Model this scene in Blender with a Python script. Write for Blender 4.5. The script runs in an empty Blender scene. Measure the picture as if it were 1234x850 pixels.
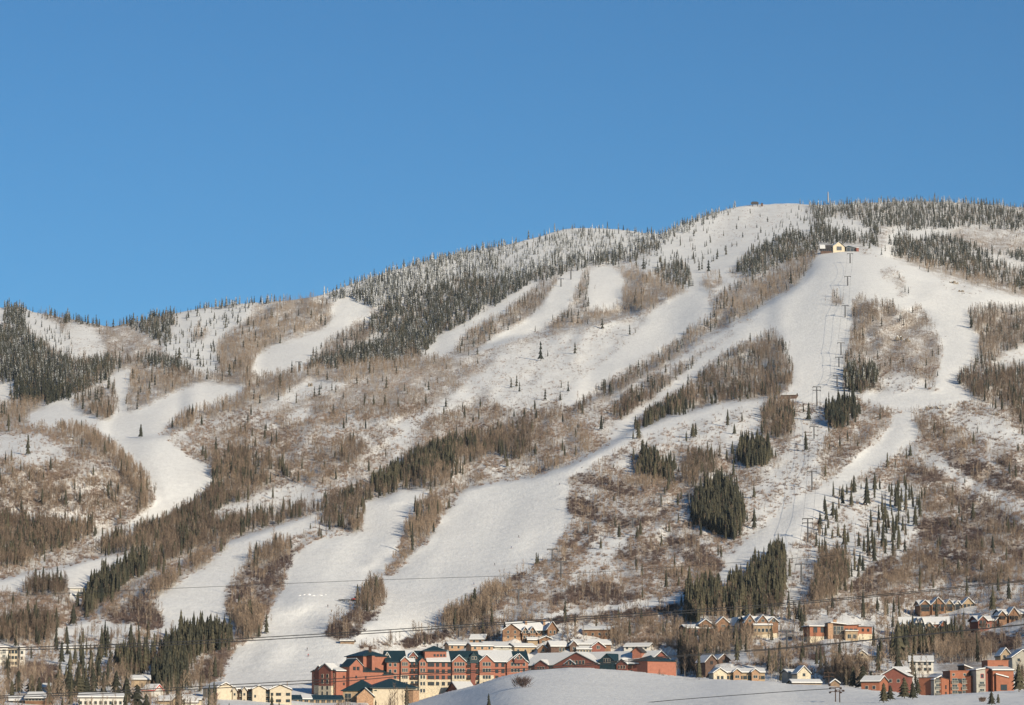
import bpy, math, random
import numpy as np
from mathutils import Vector, Matrix

random.seed(7)
rng = np.random.default_rng(11)
R = math.radians
scn = bpy.context.scene
col = scn.collection

# ------------------------------------------------------------------ camera
F = 3800.0                      # focal length in photo pixels (photo 1234 wide)
CX, CY = 617.0, 425.0
HOR = 900.0                     # row of the true horizon
CAMZ = 12.0
PITCH = math.atan((HOR - CY) / F)
cam_d = bpy.data.cameras.new('camera')
cam = bpy.data.objects.new('camera', cam_d)
col.objects.link(cam)
cam.location = (0, 0, CAMZ)
cam.rotation_euler = (R(90) + PITCH, 0, 0)
cam_d.sensor_fit = 'HORIZONTAL'
cam_d.angle_x = 2 * math.atan(617.0 / F)
cam_d.clip_start = 1.0
cam_d.clip_end = 60000.0
scn.camera = cam

# ------------------------------------------------------------------ sky, sun, exposure
SUN_EL, SUN_AZ = 16.5, 33.0     # azimuth: degrees to the right of straight behind the camera
world = bpy.data.worlds.new('World')
scn.world = world
world.use_nodes = True
nt = world.node_tree
bg = nt.nodes['Background']
sky = nt.nodes.new('ShaderNodeTexSky')
sky.sky_type = 'NISHITA'
sky.sun_disc = False
sky.sun_elevation = R(SUN_EL)
# direction towards the sun in the xy plane: (sin az, -cos az)
sx, sy = math.sin(R(SUN_AZ)), -math.cos(R(SUN_AZ))
sky.sun_rotation = math.atan2(sx, sy)
sky.altitude = 2200
sky.air_density = 1.0
sky.dust_density = 0.5
sky.ozone_density = 3.0
tint = nt.nodes.new('ShaderNodeMix'); tint.data_type = 'RGBA'; tint.blend_type = 'MULTIPLY'
tint.inputs[0].default_value = 1.0
tint.inputs[7].default_value = (0.275, 0.60, 0.745, 1)
nt.links.new(sky.outputs[0], tint.inputs[6])
nt.links.new(tint.outputs[2], bg.inputs[0])
bg.inputs[1].default_value = 0.10
sl = bpy.data.lights.new('sun', 'SUN')
sl.energy = 5.0
sl.angle = R(0.5)
sl.color = (1.0, 0.885, 0.69)
sun = bpy.data.objects.new('sun', sl)
col.objects.link(sun)
ce = math.cos(R(SUN_EL))
sd = Vector((sx * ce, sy * ce, math.sin(R(SUN_EL))))
sun.rotation_euler = sd.to_track_quat('Z', 'Y').to_euler()
scn.view_settings.view_transform = 'Standard'
scn.view_settings.look = 'None'
scn.view_settings.exposure = 0.34
scn.view_settings.gamma = 1.0
scn.view_settings.use_curve_mapping = False

# ------------------------------------------------------------------ pixel <-> world helpers
cp, sp = math.cos(PITCH), math.sin(PITCH)
def unproj(px, py, Y):
    a = (np.asarray(px, float) - CX) / F
    b = (CY - np.asarray(py, float)) / F
    dy = cp - b * sp
    dz = sp + b * cp
    return a / dy * Y, np.asarray(Y, float) + 0 * a, CAMZ + dz / dy * Y
def pt(px, py, Y):
    x, y, z = unproj(px, py, Y)
    return Vector((float(x), float(y), float(z)))

def smooth_noise(px, py, sx_, sy_, seed):
    """value noise, smooth, about -1..1"""
    r = np.random.default_rng(seed)
    g = r.uniform(-1, 1, (160, 160))
    u = np.asarray(px, float) / sx_ + 31.3; v = np.asarray(py, float) / sy_ + 17.7
    i = np.floor(u).astype(int); j = np.floor(v).astype(int)
    fu = u - i; fv = v - j
    fu = fu * fu * (3 - 2 * fu); fv = fv * fv * (3 - 2 * fv)
    i %= 159; j %= 159
    return (g[j, i] * (1 - fu) + g[j, i + 1] * fu) * (1 - fv) + (g[j + 1, i] * (1 - fu) + g[j + 1, i + 1] * fu) * fv

# ------------------------------------------------------------------ land cover map (where each kind of cover grows)
X0, X1, Y0, Y1 = -120, 1354, 235, 885
W_, H_ = X1 - X0, Y1 - Y0
#          conifer  aspen  shrub  brush  (densities per 100 px2)
KIND = {
 'P':  (0.00, 0.00, 0.00, 0.00),   # groomed run
 'N':  (0.05, 2.2, 7.0, 0.40),   # snow with thin brush
 'B':  (0.14, 15.0, 21.0, 0.80),   # brushy snow
 'BH': (0.25, 29.0, 27.0, 1.05),   # heavy brush
 'S':  (0.00, 3.0, 60.0, 1.25),   # thicket
 'A':  (.7, 50.0, 9.0, 1.15),    # bare aspen wood
 'AC': (4.5, 40.0, 6.0, 1.1),    # aspen with conifers
 'C':  (34.0, 7.0, 0.5, 0.8),    # dense conifers
 'CM': (19.0, 24.0, 1.0, 1.0),
 'CS': (2.0, 0.10, 0.4, 0.03),    # loose conifers on open snow
 'G':  (34.00, 0.40, 0.3, 0.25),    # snow-dusted conifers on snow
 'GS': (13.0, 0.30, 0.5, 0.1),
 'T':  (0.35, 4.5, 6.0, 0.50),    # among the town buildings
 'K':  (1.20, 1.2, 2.5, 0.20),    # tall conifers on blue-shadowed snow
}
names = list(KIND)
tmap = np.full((H_, W_), names.index('B'), np.int16)
yy, xx = np.mgrid[Y0:Y1, X0:X1]
def fill(kind, pts):
    p = np.array(pts, float)
    x0 = max(int(p[:, 0].min()) - 1, X0); x1 = min(int(p[:, 0].max()) + 2, X1)
    y0 = max(int(p[:, 1].min()) - 1, Y0); y1 = min(int(p[:, 1].max()) + 2, Y1)
    if x1 <= x0 or y1 <= y0: return
    gx = xx[y0 - Y0:y1 - Y0, x0 - X0:x1 - X0] + .5
    gy = yy[y0 - Y0:y1 - Y0, x0 - X0:x1 - X0] + .5
    ins = np.zeros(gx.shape, bool)
    n = len(p)
    for i in range(n):
        ax, ay = p[i]; bx, by = p[(i + 1) % n]
        if ay == by: continue
        c = ((ay > gy) != (by > gy)) & (gx < (bx - ax) * (gy - ay) / (by - ay) + ax)
        ins ^= c
    tmap[y0 - Y0:y1 - Y0, x0 - X0:x1 - X0][ins] = names.index(kind)
def P(*v):
    return [(v[i], v[i + 1]) for i in range(0, len(v), 2)]

# ---- upper mountain, left
fill('AC', P(-130,355, 60,365, 150,380, 200,430, 262,455, 150,450, -130,420))
fill('C', P(-130,355, 25,360, 30,385, 32,402, 45,416, 60,427, 75,436, 100,441, 145,437, 143,452, 110,470, 85,480, 60,490, 40,499, 30,508, -130,515))
fill('A', P(-130,488, 20,488, 62,486, 40,500, 30,512, -130,522))
fill('CM', P(95,438, 145,435, 145,452, 110,468, 85,478, 70,478))
fill('P', P(-10,474, 8,462, 18,460, 15,478, 8,492, -10,492))
fill('P', P(-10,370, 4,370, 5,382, 0,396, -10,398))
fill('CS', P(28,375, 50,378, 57,385, 72,394, 78,408, 88,424, 106,437, 85,436, 70,425, 55,412, 40,402, 30,395))
fill('CM', P(50,372, 90,378, 150,388, 150,400, 118,398, 80,392, 60,385))
fill('N', P(80,392, 108,392, 118,403, 130,415, 128,432, 112,436, 95,430, 80,412))
fill('BH', P(112,396, 150,396, 190,412, 200,428, 180,432, 150,436, 130,430, 122,408))
fill('C', P(147,384, 200,372, 215,369, 208,394, 208,412, 200,424, 190,418, 180,405, 160,398, 148,393))
fill('CS', P(208,400, 215,380, 235,368, 270,362, 305,362, 300,380, 285,392, 270,400, 262,415, 260,435, 262,458, 245,455, 230,450, 215,440, 196,425))
fill('A', P(228,402, 240,397, 252,400, 250,410, 236,413, 228,410))
fill('G', P(235,365, 300,357, 348,357, 345,364, 300,368, 270,370, 240,372))
fill('C', P(175,430, 200,436, 232,448, 226,452, 195,447, 178,443))
fill('A', P(265,458, 262,425, 275,405, 300,385, 320,372, 345,362, 375,360, 396,368, 402,384, 390,398, 360,407, 332,416, 313,427, 303,445, 300,462))
fill('A', P(158,447, 200,448, 240,455, 300,460, 296,468, 255,462, 235,463, 190,482, 165,492, 152,497, 155,470))
# ---- left knob and the runs behind it
fill('P', P(30,503, 60,488, 90,479, 112,470, 136,456, 145,447, 158,447, 157,460, 152,480, 152,498, 165,496, 190,485, 215,474, 235,465, 255,463, 280,465, 297,470, 294,480, 275,487, 250,492, 225,500, 205,510, 195,522, 175,528, 150,531, 125,526, 118,512, 100,514, 85,517, 60,515, 40,512))
fill('AC', P(90,480, 110,474, 138,461, 142,478, 141,495, 131,509, 116,506, 100,500, 86,492))
fill('P', P(143,533, 165,527, 190,525, 200,530, 215,541, 230,552, 246,560, 258,568, 259,578, 250,590, 240,602, 225,608, 212,615, 202,622, 190,630, 170,640, 150,646, 122,652, 112,660, 100,664, 112,650, 125,640, 150,634, 168,622, 185,610, 190,598, 176,580, 160,560))
fill('BH', P(-130,517, 35,512, 60,515, 90,519, 120,529, 135,543, 155,559, 175,579, 187,597, 182,612, 165,622, 150,632, 130,630, 100,624, 60,622, 30,617, -130,612))
fill('N', P(-130,522, 20,525, 50,523, 70,535, 85,548, 70,560, 40,562, 10,556, -130,556))
fill('A', P(68,514, 95,518, 122,529, 137,543, 157,559, 176,579, 188,597, 183,612, 168,620, 165,600, 150,580, 128,558, 100,538, 76,524))
fill('N', P(40,622, 75,618, 112,624, 120,636, 80,640, 50,634))
fill('AC', P(-130,626, 30,624, 60,632, 112,632, 116,644, 88,655, 60,666, 30,682, -130,700))
fill('B', P(60,666, 100,656, 118,652, 116,668, 90,680, 60,686, 30,694, 20,690))
# snow flat lower left
fill('P', P(-130,712, 0,700, 40,690, 80,684, 110,676, 140,670, 168,668, 160,680, 135,692, 112,704, 95,712, 60,706, 40,712, -130,722))
fill('AC', P(115,662, 135,650, 170,641, 202,628, 230,612, 250,601, 264,582, 280,566, 312,542, 345,528, 372,540, 380,560, 360,580, 350,600, 400,606, 395,616, 350,630, 310,640, 270,652, 235,664, 210,664, 160,666, 120,672))
fill('BH', P(255,575, 300,545, 330,560, 345,585, 300,600, 268,600))
fill('N', P(250,622, 270,610, 292,604, 330,590, 350,582, 378,588, 396,595, 398,604, 385,612, 355,612, 330,618, 300,622, 270,632))
fill('C', P(98,735, 112,712, 130,698, 150,688, 172,674, 196,664, 232,662, 210,672, 185,686, 155,702, 128,720, 108,742))
fill('AC', P(170,676, 196,664, 236,662, 282,644, 310,638, 300,646, 260,658, 215,674, 185,690))
fill('AC', P(28,712, 45,704, 78,706, 84,716, 76,728, 50,730, 34,724))
fill('AC', P(-130,745, 30,742, 66,750, 70,770, 62,785, 60,800, 35,800, 30,780, -130,778))
fill('B', P(-130,722, 100,718, 100,745, 60,752, -130,745))
# ---- mid mountain
fill('P', P(304,442, 315,426, 340,415, 370,405, 390,398, 402,385, 400,370, 420,361, 445,368, 442,379, 425,388, 420,400, 400,410, 385,421, 370,435, 365,448, 340,452, 310,458))
fill('AC', P(372,442, 378,430, 398,412, 422,400, 442,392, 470,372, 470,440, 440,440, 400,450, 372,452))
fill('N', P(440,415, 455,402, 472,402, 480,412, 462,422, 440,424))
fill('G', P(385,352, 400,345, 430,334, 470,321, 510,309, 550,300, 610,289, 680,270, 700,268, 800,274, 792,292, 770,302, 740,313, 700,320, 660,330, 620,346, 560,345, 500,355, 455,372, 440,368, 420,360, 400,364))
fill('GS', P(590,305, 640,286, 690,273, 780,277, 785,288, 760,298, 730,306, 690,312, 650,322, 620,328, 600,320))
fill('N', P(390,350, 420,345, 440,344, 432,350, 405,356, 392,358))
fill('C', P(440,396, 458,376, 500,354, 560,335, 612,340, 660,328, 700,319, 760,306, 795,292, 800,300, 770,312, 745,320, 715,322, 680,330, 640,344, 612,360, 585,374, 560,392, 535,408, 514,428, 480,436, 440,440, 400,450, 372,452, 375,440, 400,432, 470,410))
fill('CM', P(470,440, 500,420, 540,395, 570,385, 575,378, 552,390, 528,410, 512,430))
fill('P', P(508,433, 528,406, 558,392, 588,375, 618,355, 645,341, 652,340, 640,351, 622,368, 602,380, 585,387, 560,401, 545,424, 525,433))
fill('AC', P(548,430, 560,406, 585,392, 610,376, 636,356, 660,344, 682,330, 672,346, 656,366, 632,388, 606,400, 586,412, 566,426))
fill('P', P(576,424, 600,405, 628,392, 656,368, 666,350, 680,330, 706,325, 703,336, 692,350, 686,370, 668,384, 652,396, 630,408, 600,420))
fill('AC', P(690,372, 700,336, 713,325, 712,345, 710,372, 690,390, 664,400, 672,386))
fill('P', P(713,325, 735,321, 746,329, 753,340, 746,352, 751,368, 732,374, 713,375, 708,358, 709,340))
fill('A', P(745,325, 762,322, 785,329, 800,339, 820,348, 832,355, 800,366, 780,374, 758,382, 715,390, 690,400, 660,404, 640,410, 665,398, 700,385, 715,374, 750,370, 748,355, 755,345))
fill('B', P(560,430, 620,410, 660,402, 720,390, 780,375, 790,378, 765,405, 720,440, 690,480, 660,500, 600,500, 560,520, 500,540, 480,520, 520,480))
fill('N', P(600,425, 660,408, 720,395, 770,388, 760,408, 725,435, 700,458, 680,480, 650,490, 620,500, 590,480, 600,450))
fill('N', P(470,560, 474,530, 486,506, 510,498, 540,482, 570,455, 600,437, 640,420, 655,428, 610,450, 575,478, 540,496, 505,512, 500,540, 490,562))
fill('BH', P(355,470, 400,455, 470,436, 540,432, 575,440, 555,470, 520,490, 480,505, 420,510, 380,520, 340,525, 330,505))
fill('A', P(300,455, 380,446, 440,440, 530,433, 545,440, 480,448, 420,458, 380,468, 330,478, 300,490, 250,505, 215,520, 200,515, 240,495, 290,480))
fill('N', P(335,482, 350,470, 372,458, 395,460, 418,462, 410,470, 380,475, 345,488))
fill('N', P(342,505, 358,494, 372,494, 374,502, 360,510, 345,512))
fill('BH', P(240,530, 290,512, 340,520, 400,545, 430,560, 400,585, 360,580, 330,560, 270,570, 250,555))
fill('AC', P(255,560, 275,545, 300,548, 330,560, 328,585, 300,592, 268,594, 255,580))
fill('A', P(400,540, 430,530, 445,545, 425,560, 405,558))
fill('BH', P(520,500, 600,490, 640,510, 600,520, 560,525, 515,540, 500,530))
# conifer and aspen belt through the middle
fill('AC', P(372,640, 395,612, 420,596, 450,580, 480,562, 500,545, 530,535, 560,528, 610,518, 642,520, 645,545, 620,548, 600,550, 575,556, 558,568, 540,586, 515,592, 480,591, 460,602, 440,606, 410,612, 392,622))
fill('CM', P(440,592, 480,566, 505,548, 545,540, 560,545, 545,560, 500,580, 460,598))
fill('B', P(545,592, 560,566, 580,556, 625,548, 645,552, 640,574, 590,580, 560,590))
fill('A', P(548,606, 556,592, 582,578, 584,582, 562,594))
fill('BH', P(600,505, 650,495, 690,490, 720,495, 740,520, 735,540, 700,560, 660,574, 640,576, 635,545, 610,520))
fill('AC', P(600,520, 620,512, 640,520, 642,550, 620,555, 602,545))
fill('A', P(636,576, 660,566, 700,556, 708,560, 680,568, 645,580))
# ---- diagonal runs below the right shoulder
fill('P', P(832,322, 845,330, 850,350, 856,372, 858,386, 832,400, 802,416, 772,432, 750,447, 720,467, 702,482, 688,490, 672,488, 698,460, 730,435, 760,410, 775,392, 790,372, 812,360, 832,352))
fill('AC', P(690,498, 700,486, 740,463, 780,438, 820,410, 845,392, 862,372, 872,352, 885,345, 910,338, 945,322, 985,308, 992,320, 962,345, 932,362, 906,377, 870,396, 842,410, 802,440, 772,455, 742,475, 715,492))
fill('A', P(862,374, 885,350, 915,345, 955,330, 962,342, 932,360, 904,374, 868,394))
fill('B', P(700,494, 740,478, 775,458, 806,441, 845,412, 872,398, 905,380, 915,392, 880,408, 850,430, 815,460, 790,480, 745,512, 735,532, 712,535))
fill('AC', P(735,500, 755,478, 800,452, 840,428, 850,432, 818,458, 792,480, 752,508))
fill('P', P(905,378, 960,345, 990,318, 1010,330, 960,400, 932,403, 890,418, 855,442, 820,472, 795,492, 770,512, 752,528, 734,534, 745,510, 790,480, 815,460, 850,430, 880,408))
fill('N', P(845,412, 872,397, 905,380, 915,388, 885,402, 858,418, 832,436, 810,450, 800,446))
fill('AC', P(930,402, 942,412, 956,445, 952,470, 934,481, 890,484, 840,497, 800,512, 765,529, 752,531, 770,510, 800,490, 830,466, 860,442, 885,420))
fill('CM', P(765,529, 775,510, 800,492, 830,490, 840,497, 800,512))
# big lower run
fill('P', P(548,605, 560,592, 590,583, 640,577, 680,564, 720,545, 758,524, 800,506, 860,489, 925,481, 922,486, 870,498, 810,516, 770,532, 720,560, 695,572, 683,580, 686,600, 690,618, 682,648, 662,665, 640,685, 624,697, 600,714, 570,733, 540,752, 525,762, 480,778, 440,775, 420,795, 400,870, 260,870, 272,800, 290,778, 312,768, 325,738, 345,705, 352,670, 380,652, 420,648, 436,640, 441,620, 439,607, 460,602, 482,591, 512,591, 520,600, 500,620, 486,640, 478,665, 465,690, 500,668, 516,655, 527,640, 532,625))
fill('BH', P(478,665, 490,635, 510,610, 540,596, 550,604, 532,625, 526,640, 515,655, 495,672, 480,690, 462,700, 464,690))
fill('A', P(486,640, 505,612, 526,602, 530,622, 524,640, 510,650, 490,655))
fill('P', P(392,617, 350,630, 310,642, 280,652, 240,668, 200,688, 155,708, 122,732, 100,748, 60,762, 60,768, 110,768, 172,764, 215,772, 262,772, 285,770, 272,740, 270,712, 285,690, 310,668, 340,652, 352,648, 368,644, 386,630))
fill('B', P(100,748, 122,732, 155,708, 200,688, 240,668, 275,655, 262,664, 215,694, 190,712, 150,735, 120,752))
fill('A', P(276,656, 240,676, 215,694, 190,709, 172,722, 186,724, 202,713, 236,691, 274,664))
fill('S', P(128,742, 150,727, 176,716, 190,732, 199,758, 182,762, 160,753, 135,752))
fill('S', P(272,722, 277,702, 298,686, 314,666, 342,654, 354,660, 352,682, 341,702, 327,722, 317,742, 316,768, 302,772, 286,760, 275,742))
fill('A', P(276,740, 300,735, 316,742, 316,768, 302,772, 286,760))
fill('A', P(300,675, 318,662, 342,654, 352,662, 340,672, 320,682, 304,688))
fill('AC', P(372,643, 386,628, 402,617, 430,611, 441,613, 437,640, 420,647, 388,652))
fill('N', P(372,643, 378,632, 392,636, 420,640, 430,648, 400,650, 380,650))
fill('S', P(388,766, 400,752, 420,740, 430,726, 446,710, 462,711, 467,724, 457,740, 442,752, 436,764, 410,776))
fill('A', P(430,726, 446,710, 462,711, 467,724, 457,738, 440,742))
fill('A', P(528,757, 545,740, 570,725, 600,708, 622,697, 622,706, 604,724, 592,742, 570,753, 542,759))
fill('S', P(600,708, 612,698, 630,691, 634,696, 620,708, 606,718))
# ---- right shoulder
fill('CS', P(745,325, 780,312, 800,292, 830,272, 860,258, 900,246, 955,242, 975,252, 978,268, 955,280, 938,288, 925,300, 905,310, 885,318, 868,330, 892,340, 868,352, 845,345, 832,350, 815,346, 790,332, 760,322))
fill('N', P(870,262, 900,246, 955,242, 966,252, 950,262, 920,275, 900,290, 880,298, 860,300, 855,280))
fill('P', P(832,322, 860,318, 880,300, 905,300, 900,312, 872,330, 890,340, 866,350, 848,345, 834,350))
fill('G', P(795,280, 815,268, 835,258, 860,250, 895,244, 898,249, 862,260, 835,272, 815,284, 800,296))
fill('C', P(792,330, 800,322, 815,318, 830,325, 832,345, 815,346, 800,340))
fill('A', P(843,345, 848,335, 860,332, 872,336, 872,344, 858,352))
fill('C', P(884,330, 890,312, 905,304, 928,298, 948,284, 962,276, 978,268, 1000,262, 1060,262, 1060,300, 1010,302, 985,308, 960,314, 930,326, 900,336))
fill('C', P(955,240, 1010,241, 1354,245, 1354,278, 1240,280, 1180,272, 1150,276, 1110,280, 1060,272, 1040,270, 1000,272, 978,268, 976,254))
fill('CS', P(940,262, 955,254, 970,262, 985,272, 975,285, 955,280, 942,282))
fill('CS', P(990,268, 1015,262, 1040,270, 1050,280, 1040,292, 1050,305, 1075,312, 1068,290, 1080,275, 1110,278, 1140,276, 1148,284, 1120,290, 1090,286, 1080,300, 1060,300, 1030,285, 1005,280))
fill('C', P(1072,292, 1085,286, 1110,292, 1150,284, 1160,295, 1190,300, 1234,308, 1354,320, 1354,372, 1234,356, 1150,334, 1110,318, 1080,314))
fill('CM', P(1150,310, 1234,325, 1354,335, 1354,385, 1234,358, 1160,340))
fill('BH', P(1140,284, 1160,280, 1200,288, 1240,290, 1354,300, 1354,320, 1240,308, 1190,304, 1160,296))
fill('N', P(1190,305, 1234,315, 1240,328, 1215,322, 1195,315))
fill('A', P(1080,313, 1112,317, 1150,327, 1190,340, 1234,352, 1354,390, 1354,395, 1234,359, 1180,346, 1140,338, 1108,325, 1090,319))
fill('P', P(985,310, 1020,303, 1078,313, 1108,325, 1142,338, 1182,347, 1234,360, 1354,395, 1354,400, 1234,373, 1195,372, 1168,376, 1168,392, 1180,410, 1178,430, 1162,446, 1152,460, 1166,474, 1180,482, 1140,487, 1110,492, 1085,496, 1062,490, 1030,484, 1008,490, 985,500, 960,500, 945,482, 955,465, 956,445, 944,415, 935,402, 905,398, 930,372, 960,346, 975,328))
fill('N', P(1128,330, 1165,340, 1185,352, 1170,362, 1150,355, 1135,345))
fill('B', P(1060,325, 1078,322, 1088,330, 1094,345, 1096,356, 1084,358, 1078,344, 1064,336))
fill('A', P(999,366, 1002,358, 1012,356, 1018,364, 1016,371, 1004,371))
fill('S', P(1097,376, 1102,368, 1108,366, 1113,376, 1104,379))
fill('BH', P(1027,368, 1034,361, 1056,364, 1075,370, 1098,376, 1114,374, 1122,386, 1132,405, 1138,425, 1132,448, 1126,462, 1134,471, 1110,473, 1070,472, 1040,476, 1015,471, 1017,440, 1024,410, 1028,385))
fill('A', P(1027,368, 1034,361, 1056,364, 1080,372, 1072,385, 1060,395, 1045,400, 1038,420, 1045,440, 1030,450, 1018,445, 1024,410))
fill('N', P(1062,455, 1085,450, 1110,456, 1125,466, 1110,472, 1070,471))
fill('CM', P(1016,472, 1020,446, 1032,444, 1058,452, 1056,468, 1035,476))
fill('AC', P(1166,378, 1195,372, 1234,372, 1354,400, 1354,515, 1234,512, 1210,495, 1182,484, 1166,474, 1155,460, 1165,447, 1180,432, 1180,410, 1168,392))
fill('N', P(1200,440, 1215,425, 1234,415, 1260,420, 1250,435, 1225,440, 1210,448))
# ---- lower right
fill('B', P(945,482, 1000,490, 1060,488, 1090,500, 1080,520, 1040,548, 1000,580, 960,600, 900,650, 870,680, 850,700, 700,720, 640,720, 625,700, 660,668, 690,630, 690,575, 760,534, 860,500))
fill('N', P(760,540, 800,516, 870,498, 925,486, 950,500, 940,520, 900,530, 860,560, 830,590, 790,600, 760,575, 740,560))
fill('N', P(955,500, 995,498, 1000,530, 985,580, 960,610, 920,635, 895,650, 900,600, 940,560, 955,530))
fill('BH', P(1000,520, 1030,510, 1060,505, 1072,512, 1040,540, 1010,560, 990,575, 985,555, 995,535))
fill('B', P(760,545, 800,535, 840,540, 850,570, 830,600, 790,600, 765,580))
fill('AC', P(826,555, 850,545, 872,552, 862,572, 836,590, 822,585))
fill('AC', P(918,495, 935,485, 958,490, 955,525, 935,530, 918,525))
fill('C', P(998,492, 1012,487, 1030,488, 1035,500, 1022,514, 1006,520, 998,508))
fill('BH', P(1030,478, 1060,492, 1085,500, 1060,505, 1036,500))
fill('C', P(890,555, 893,540, 915,535, 928,545, 924,562, 902,566))
fill('C', P(834,635, 838,606, 850,590, 868,582, 885,595, 892,615, 893,636, 884,652, 870,648, 850,640))
fill('C', P(828,570, 775,560, 770,550, 790,552, 800,568))
fill('CM', P(765,580, 772,560, 800,562, 812,575, 800,582))
fill('S', P(683,576, 700,569, 730,575, 760,578, 782,588, 768,598, 740,596, 712,584))
fill('BH', P(745,572, 800,580, 830,590, 800,600, 760,590))
fill('S', P(682,600, 700,600, 722,608, 716,621, 690,626, 684,615))
fill('S', P(705,622, 735,620, 762,628, 790,620, 800,611, 806,619, 780,633, 750,637, 720,632))
fill('S', P(795,650, 832,644, 850,663, 876,684, 872,697, 840,682, 810,666))
fill('S', P(740,662, 790,655, 802,670, 790,682, 750,674))
fill('BH', P(800,686, 850,688, 872,700, 830,704, 800,700))
fill('S', P(660,720, 700,702, 742,706, 772,716, 760,726, 700,728, 660,730))
fill('S', P(672,662, 700,640, 716,631, 711,641, 686,661, 670,667))
fill('S', P(698,664, 716,640, 722,642, 712,660, 702,668))
fill('S', P(664,680, 680,668, 692,672, 684,680, 668,682))
fill('N', P(690,690, 718,650, 745,640, 770,640, 750,660, 735,680, 715,700, 690,706))
fill('P', P(640,742, 700,736, 760,727, 830,716, 868,708, 872,700, 880,706, 872,718, 820,728, 760,736, 700,743, 660,749))
fill('P', P(1062,484, 1110,477, 1166,472, 1178,483, 1140,488, 1110,493, 1085,496, 1066,490))
fill('P', P(1075,500, 1092,497, 1126,503, 1115,517, 1095,536, 1076,549, 1052,566, 1022,586, 1006,601, 986,626, 962,654, 944,662, 925,678, 902,698, 884,708, 866,700, 878,672, 902,650, 940,620, 962,602, 1000,582, 1020,562, 1042,545, 1062,530, 1078,512))
fill('B', P(1098,500, 1354,520, 1354,720, 1020,720, 1080,650, 1110,600, 1080,560, 1100,535, 1118,516))
fill('BH', P(1100,505, 1140,512, 1180,530, 1160,545, 1130,545, 1112,530))
fill('BH', P(1110,590, 1150,590, 1200,625, 1240,650, 1354,660, 1354,690, 1220,680, 1150,660, 1110,640))
fill('BH', P(1060,680, 1110,660, 1180,675, 1234,690, 1234,705, 1150,700, 1090,708, 1050,705))
fill('S', P(1185,545, 1215,550, 1245,568, 1240,575, 1210,566))
fill('S', P(1110,668, 1150,664, 1185,672, 1170,682, 1125,680))
fill('S', P(1195,650, 1240,662, 1300,672, 1290,682, 1230,676))
fill('N', P(1140,505, 1160,498, 1200,505, 1234,525, 1354,540, 1354,560, 1220,535, 1180,520, 1150,516))
fill('N', P(1115,545, 1135,550, 1160,570, 1190,590, 1234,610, 1250,615, 1240,622, 1200,605, 1160,585, 1130,565))
fill('S', P(1140,540, 1165,545, 1200,570, 1234,585, 1260,592, 1240,600, 1200,590, 1160,570, 1142,556))
fill('S', P(1090,560, 1130,565, 1140,580, 1110,585, 1085,575))
fill('S', P(1150,600, 1175,598, 1200,615, 1240,635, 1230,645, 1190,630, 1155,618))
fill('S', P(1100,625, 1150,625, 1190,640, 1180,655, 1130,660, 1104,645))
fill('K', P(1000,592, 1040,585, 1100,585, 1110,625, 1100,650, 1085,680, 1060,690, 1020,700, 990,700, 975,680, 985,650, 992,620))
fill('N', P(1005,625, 1040,600, 1062,605, 1060,630, 1030,660, 1010,670, 992,660))
fill('S', P(1020,712, 1040,690, 1075,670, 1085,682, 1070,708, 1040,722))
fill('AC', P(975,728, 985,690, 990,672, 1010,668, 1024,690, 1018,712, 1000,724, 980,732))
fill('CM', P(822,752, 832,716, 850,712, 872,716, 885,706, 905,700, 925,680, 943,660, 945,700, 941,738, 900,746, 850,746))
fill('N', P(944,664, 985,660, 976,690, 968,728, 952,742, 942,740, 945,700))
fill('B', P(740,752, 780,745, 822,742, 830,760, 822,800, 790,790, 745,775))
fill('S', P(640,752, 690,740, 760,735, 815,730, 822,742, 790,745, 720,748, 660,758))
# ---- town
fill('T', P(-130,778, 62,775, 110,768, 262,772, 272,800, 265,870, -130,870))
fill('K', P(60,812, 72,780, 100,775, 125,770, 140,790, 140,815, 100,835, 70,835))
fill('C', P(180,835, 196,800, 210,778, 235,768, 262,768, 278,775, 272,786, 240,790, 225,810, 222,832, 200,838))
fill('CM', P(140,808, 145,796, 175,794, 172,812, 150,818))
fill('S', P(235,800, 268,782, 276,786, 268,812, 250,825, 232,815))
fill('S', P(10,802, 40,798, 70,806, 72,818, 60,826, 30,815, 8,812))
fill('T', P(470,775, 560,755, 640,750, 745,752, 822,800, 830,750, 945,742, 1000,735, 1354,700, 1354,870, 470,870))
fill('S', P(480,775, 505,762, 540,758, 545,768, 520,775, 490,782))
fill('BH', P(550,758, 600,752, 604,768, 575,775, 555,770))
fill('BH', P(730,755, 770,752, 826,752, 826,815, 800,800, 760,778, 735,775))
fill('AC', P(818,778, 850,766, 905,764, 906,778, 870,795, 840,818, 820,818))
fill('B', P(1000,725, 1070,715, 1140,706, 1354,695, 1354,735, 1180,735, 1100,725, 1050,740, 1000,745))
fill('S', P(958,780, 985,770, 1000,785, 985,795, 962,795))
fill('BH', P(905,790, 940,782, 960,792, 940,806, 910,802))
fill('CM', P(1080,798, 1082,782, 1100,775, 1135,770, 1165,775, 1165,790, 1130,786, 1100,790))
fill('S', P(1150,760, 1180,762, 1230,768, 1228,782, 1180,792, 1160,786, 1150,772))
fill('A', P(1128,790, 1160,786, 1192,792, 1196,806, 1150,812, 1130,806))
fill('A', P(990,826, 1000,812, 1030,806, 1045,814, 1040,826, 1010,830))
fill('P', P(470,870, 500,850, 540,834, 600,817, 640,807, 700,805, 830,817, 1000,826, 1060,832, 1120,838, 1234,832, 1354,826, 1354,885, 470,885))

dens = np.array([KIND[n] for n in names])

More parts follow.
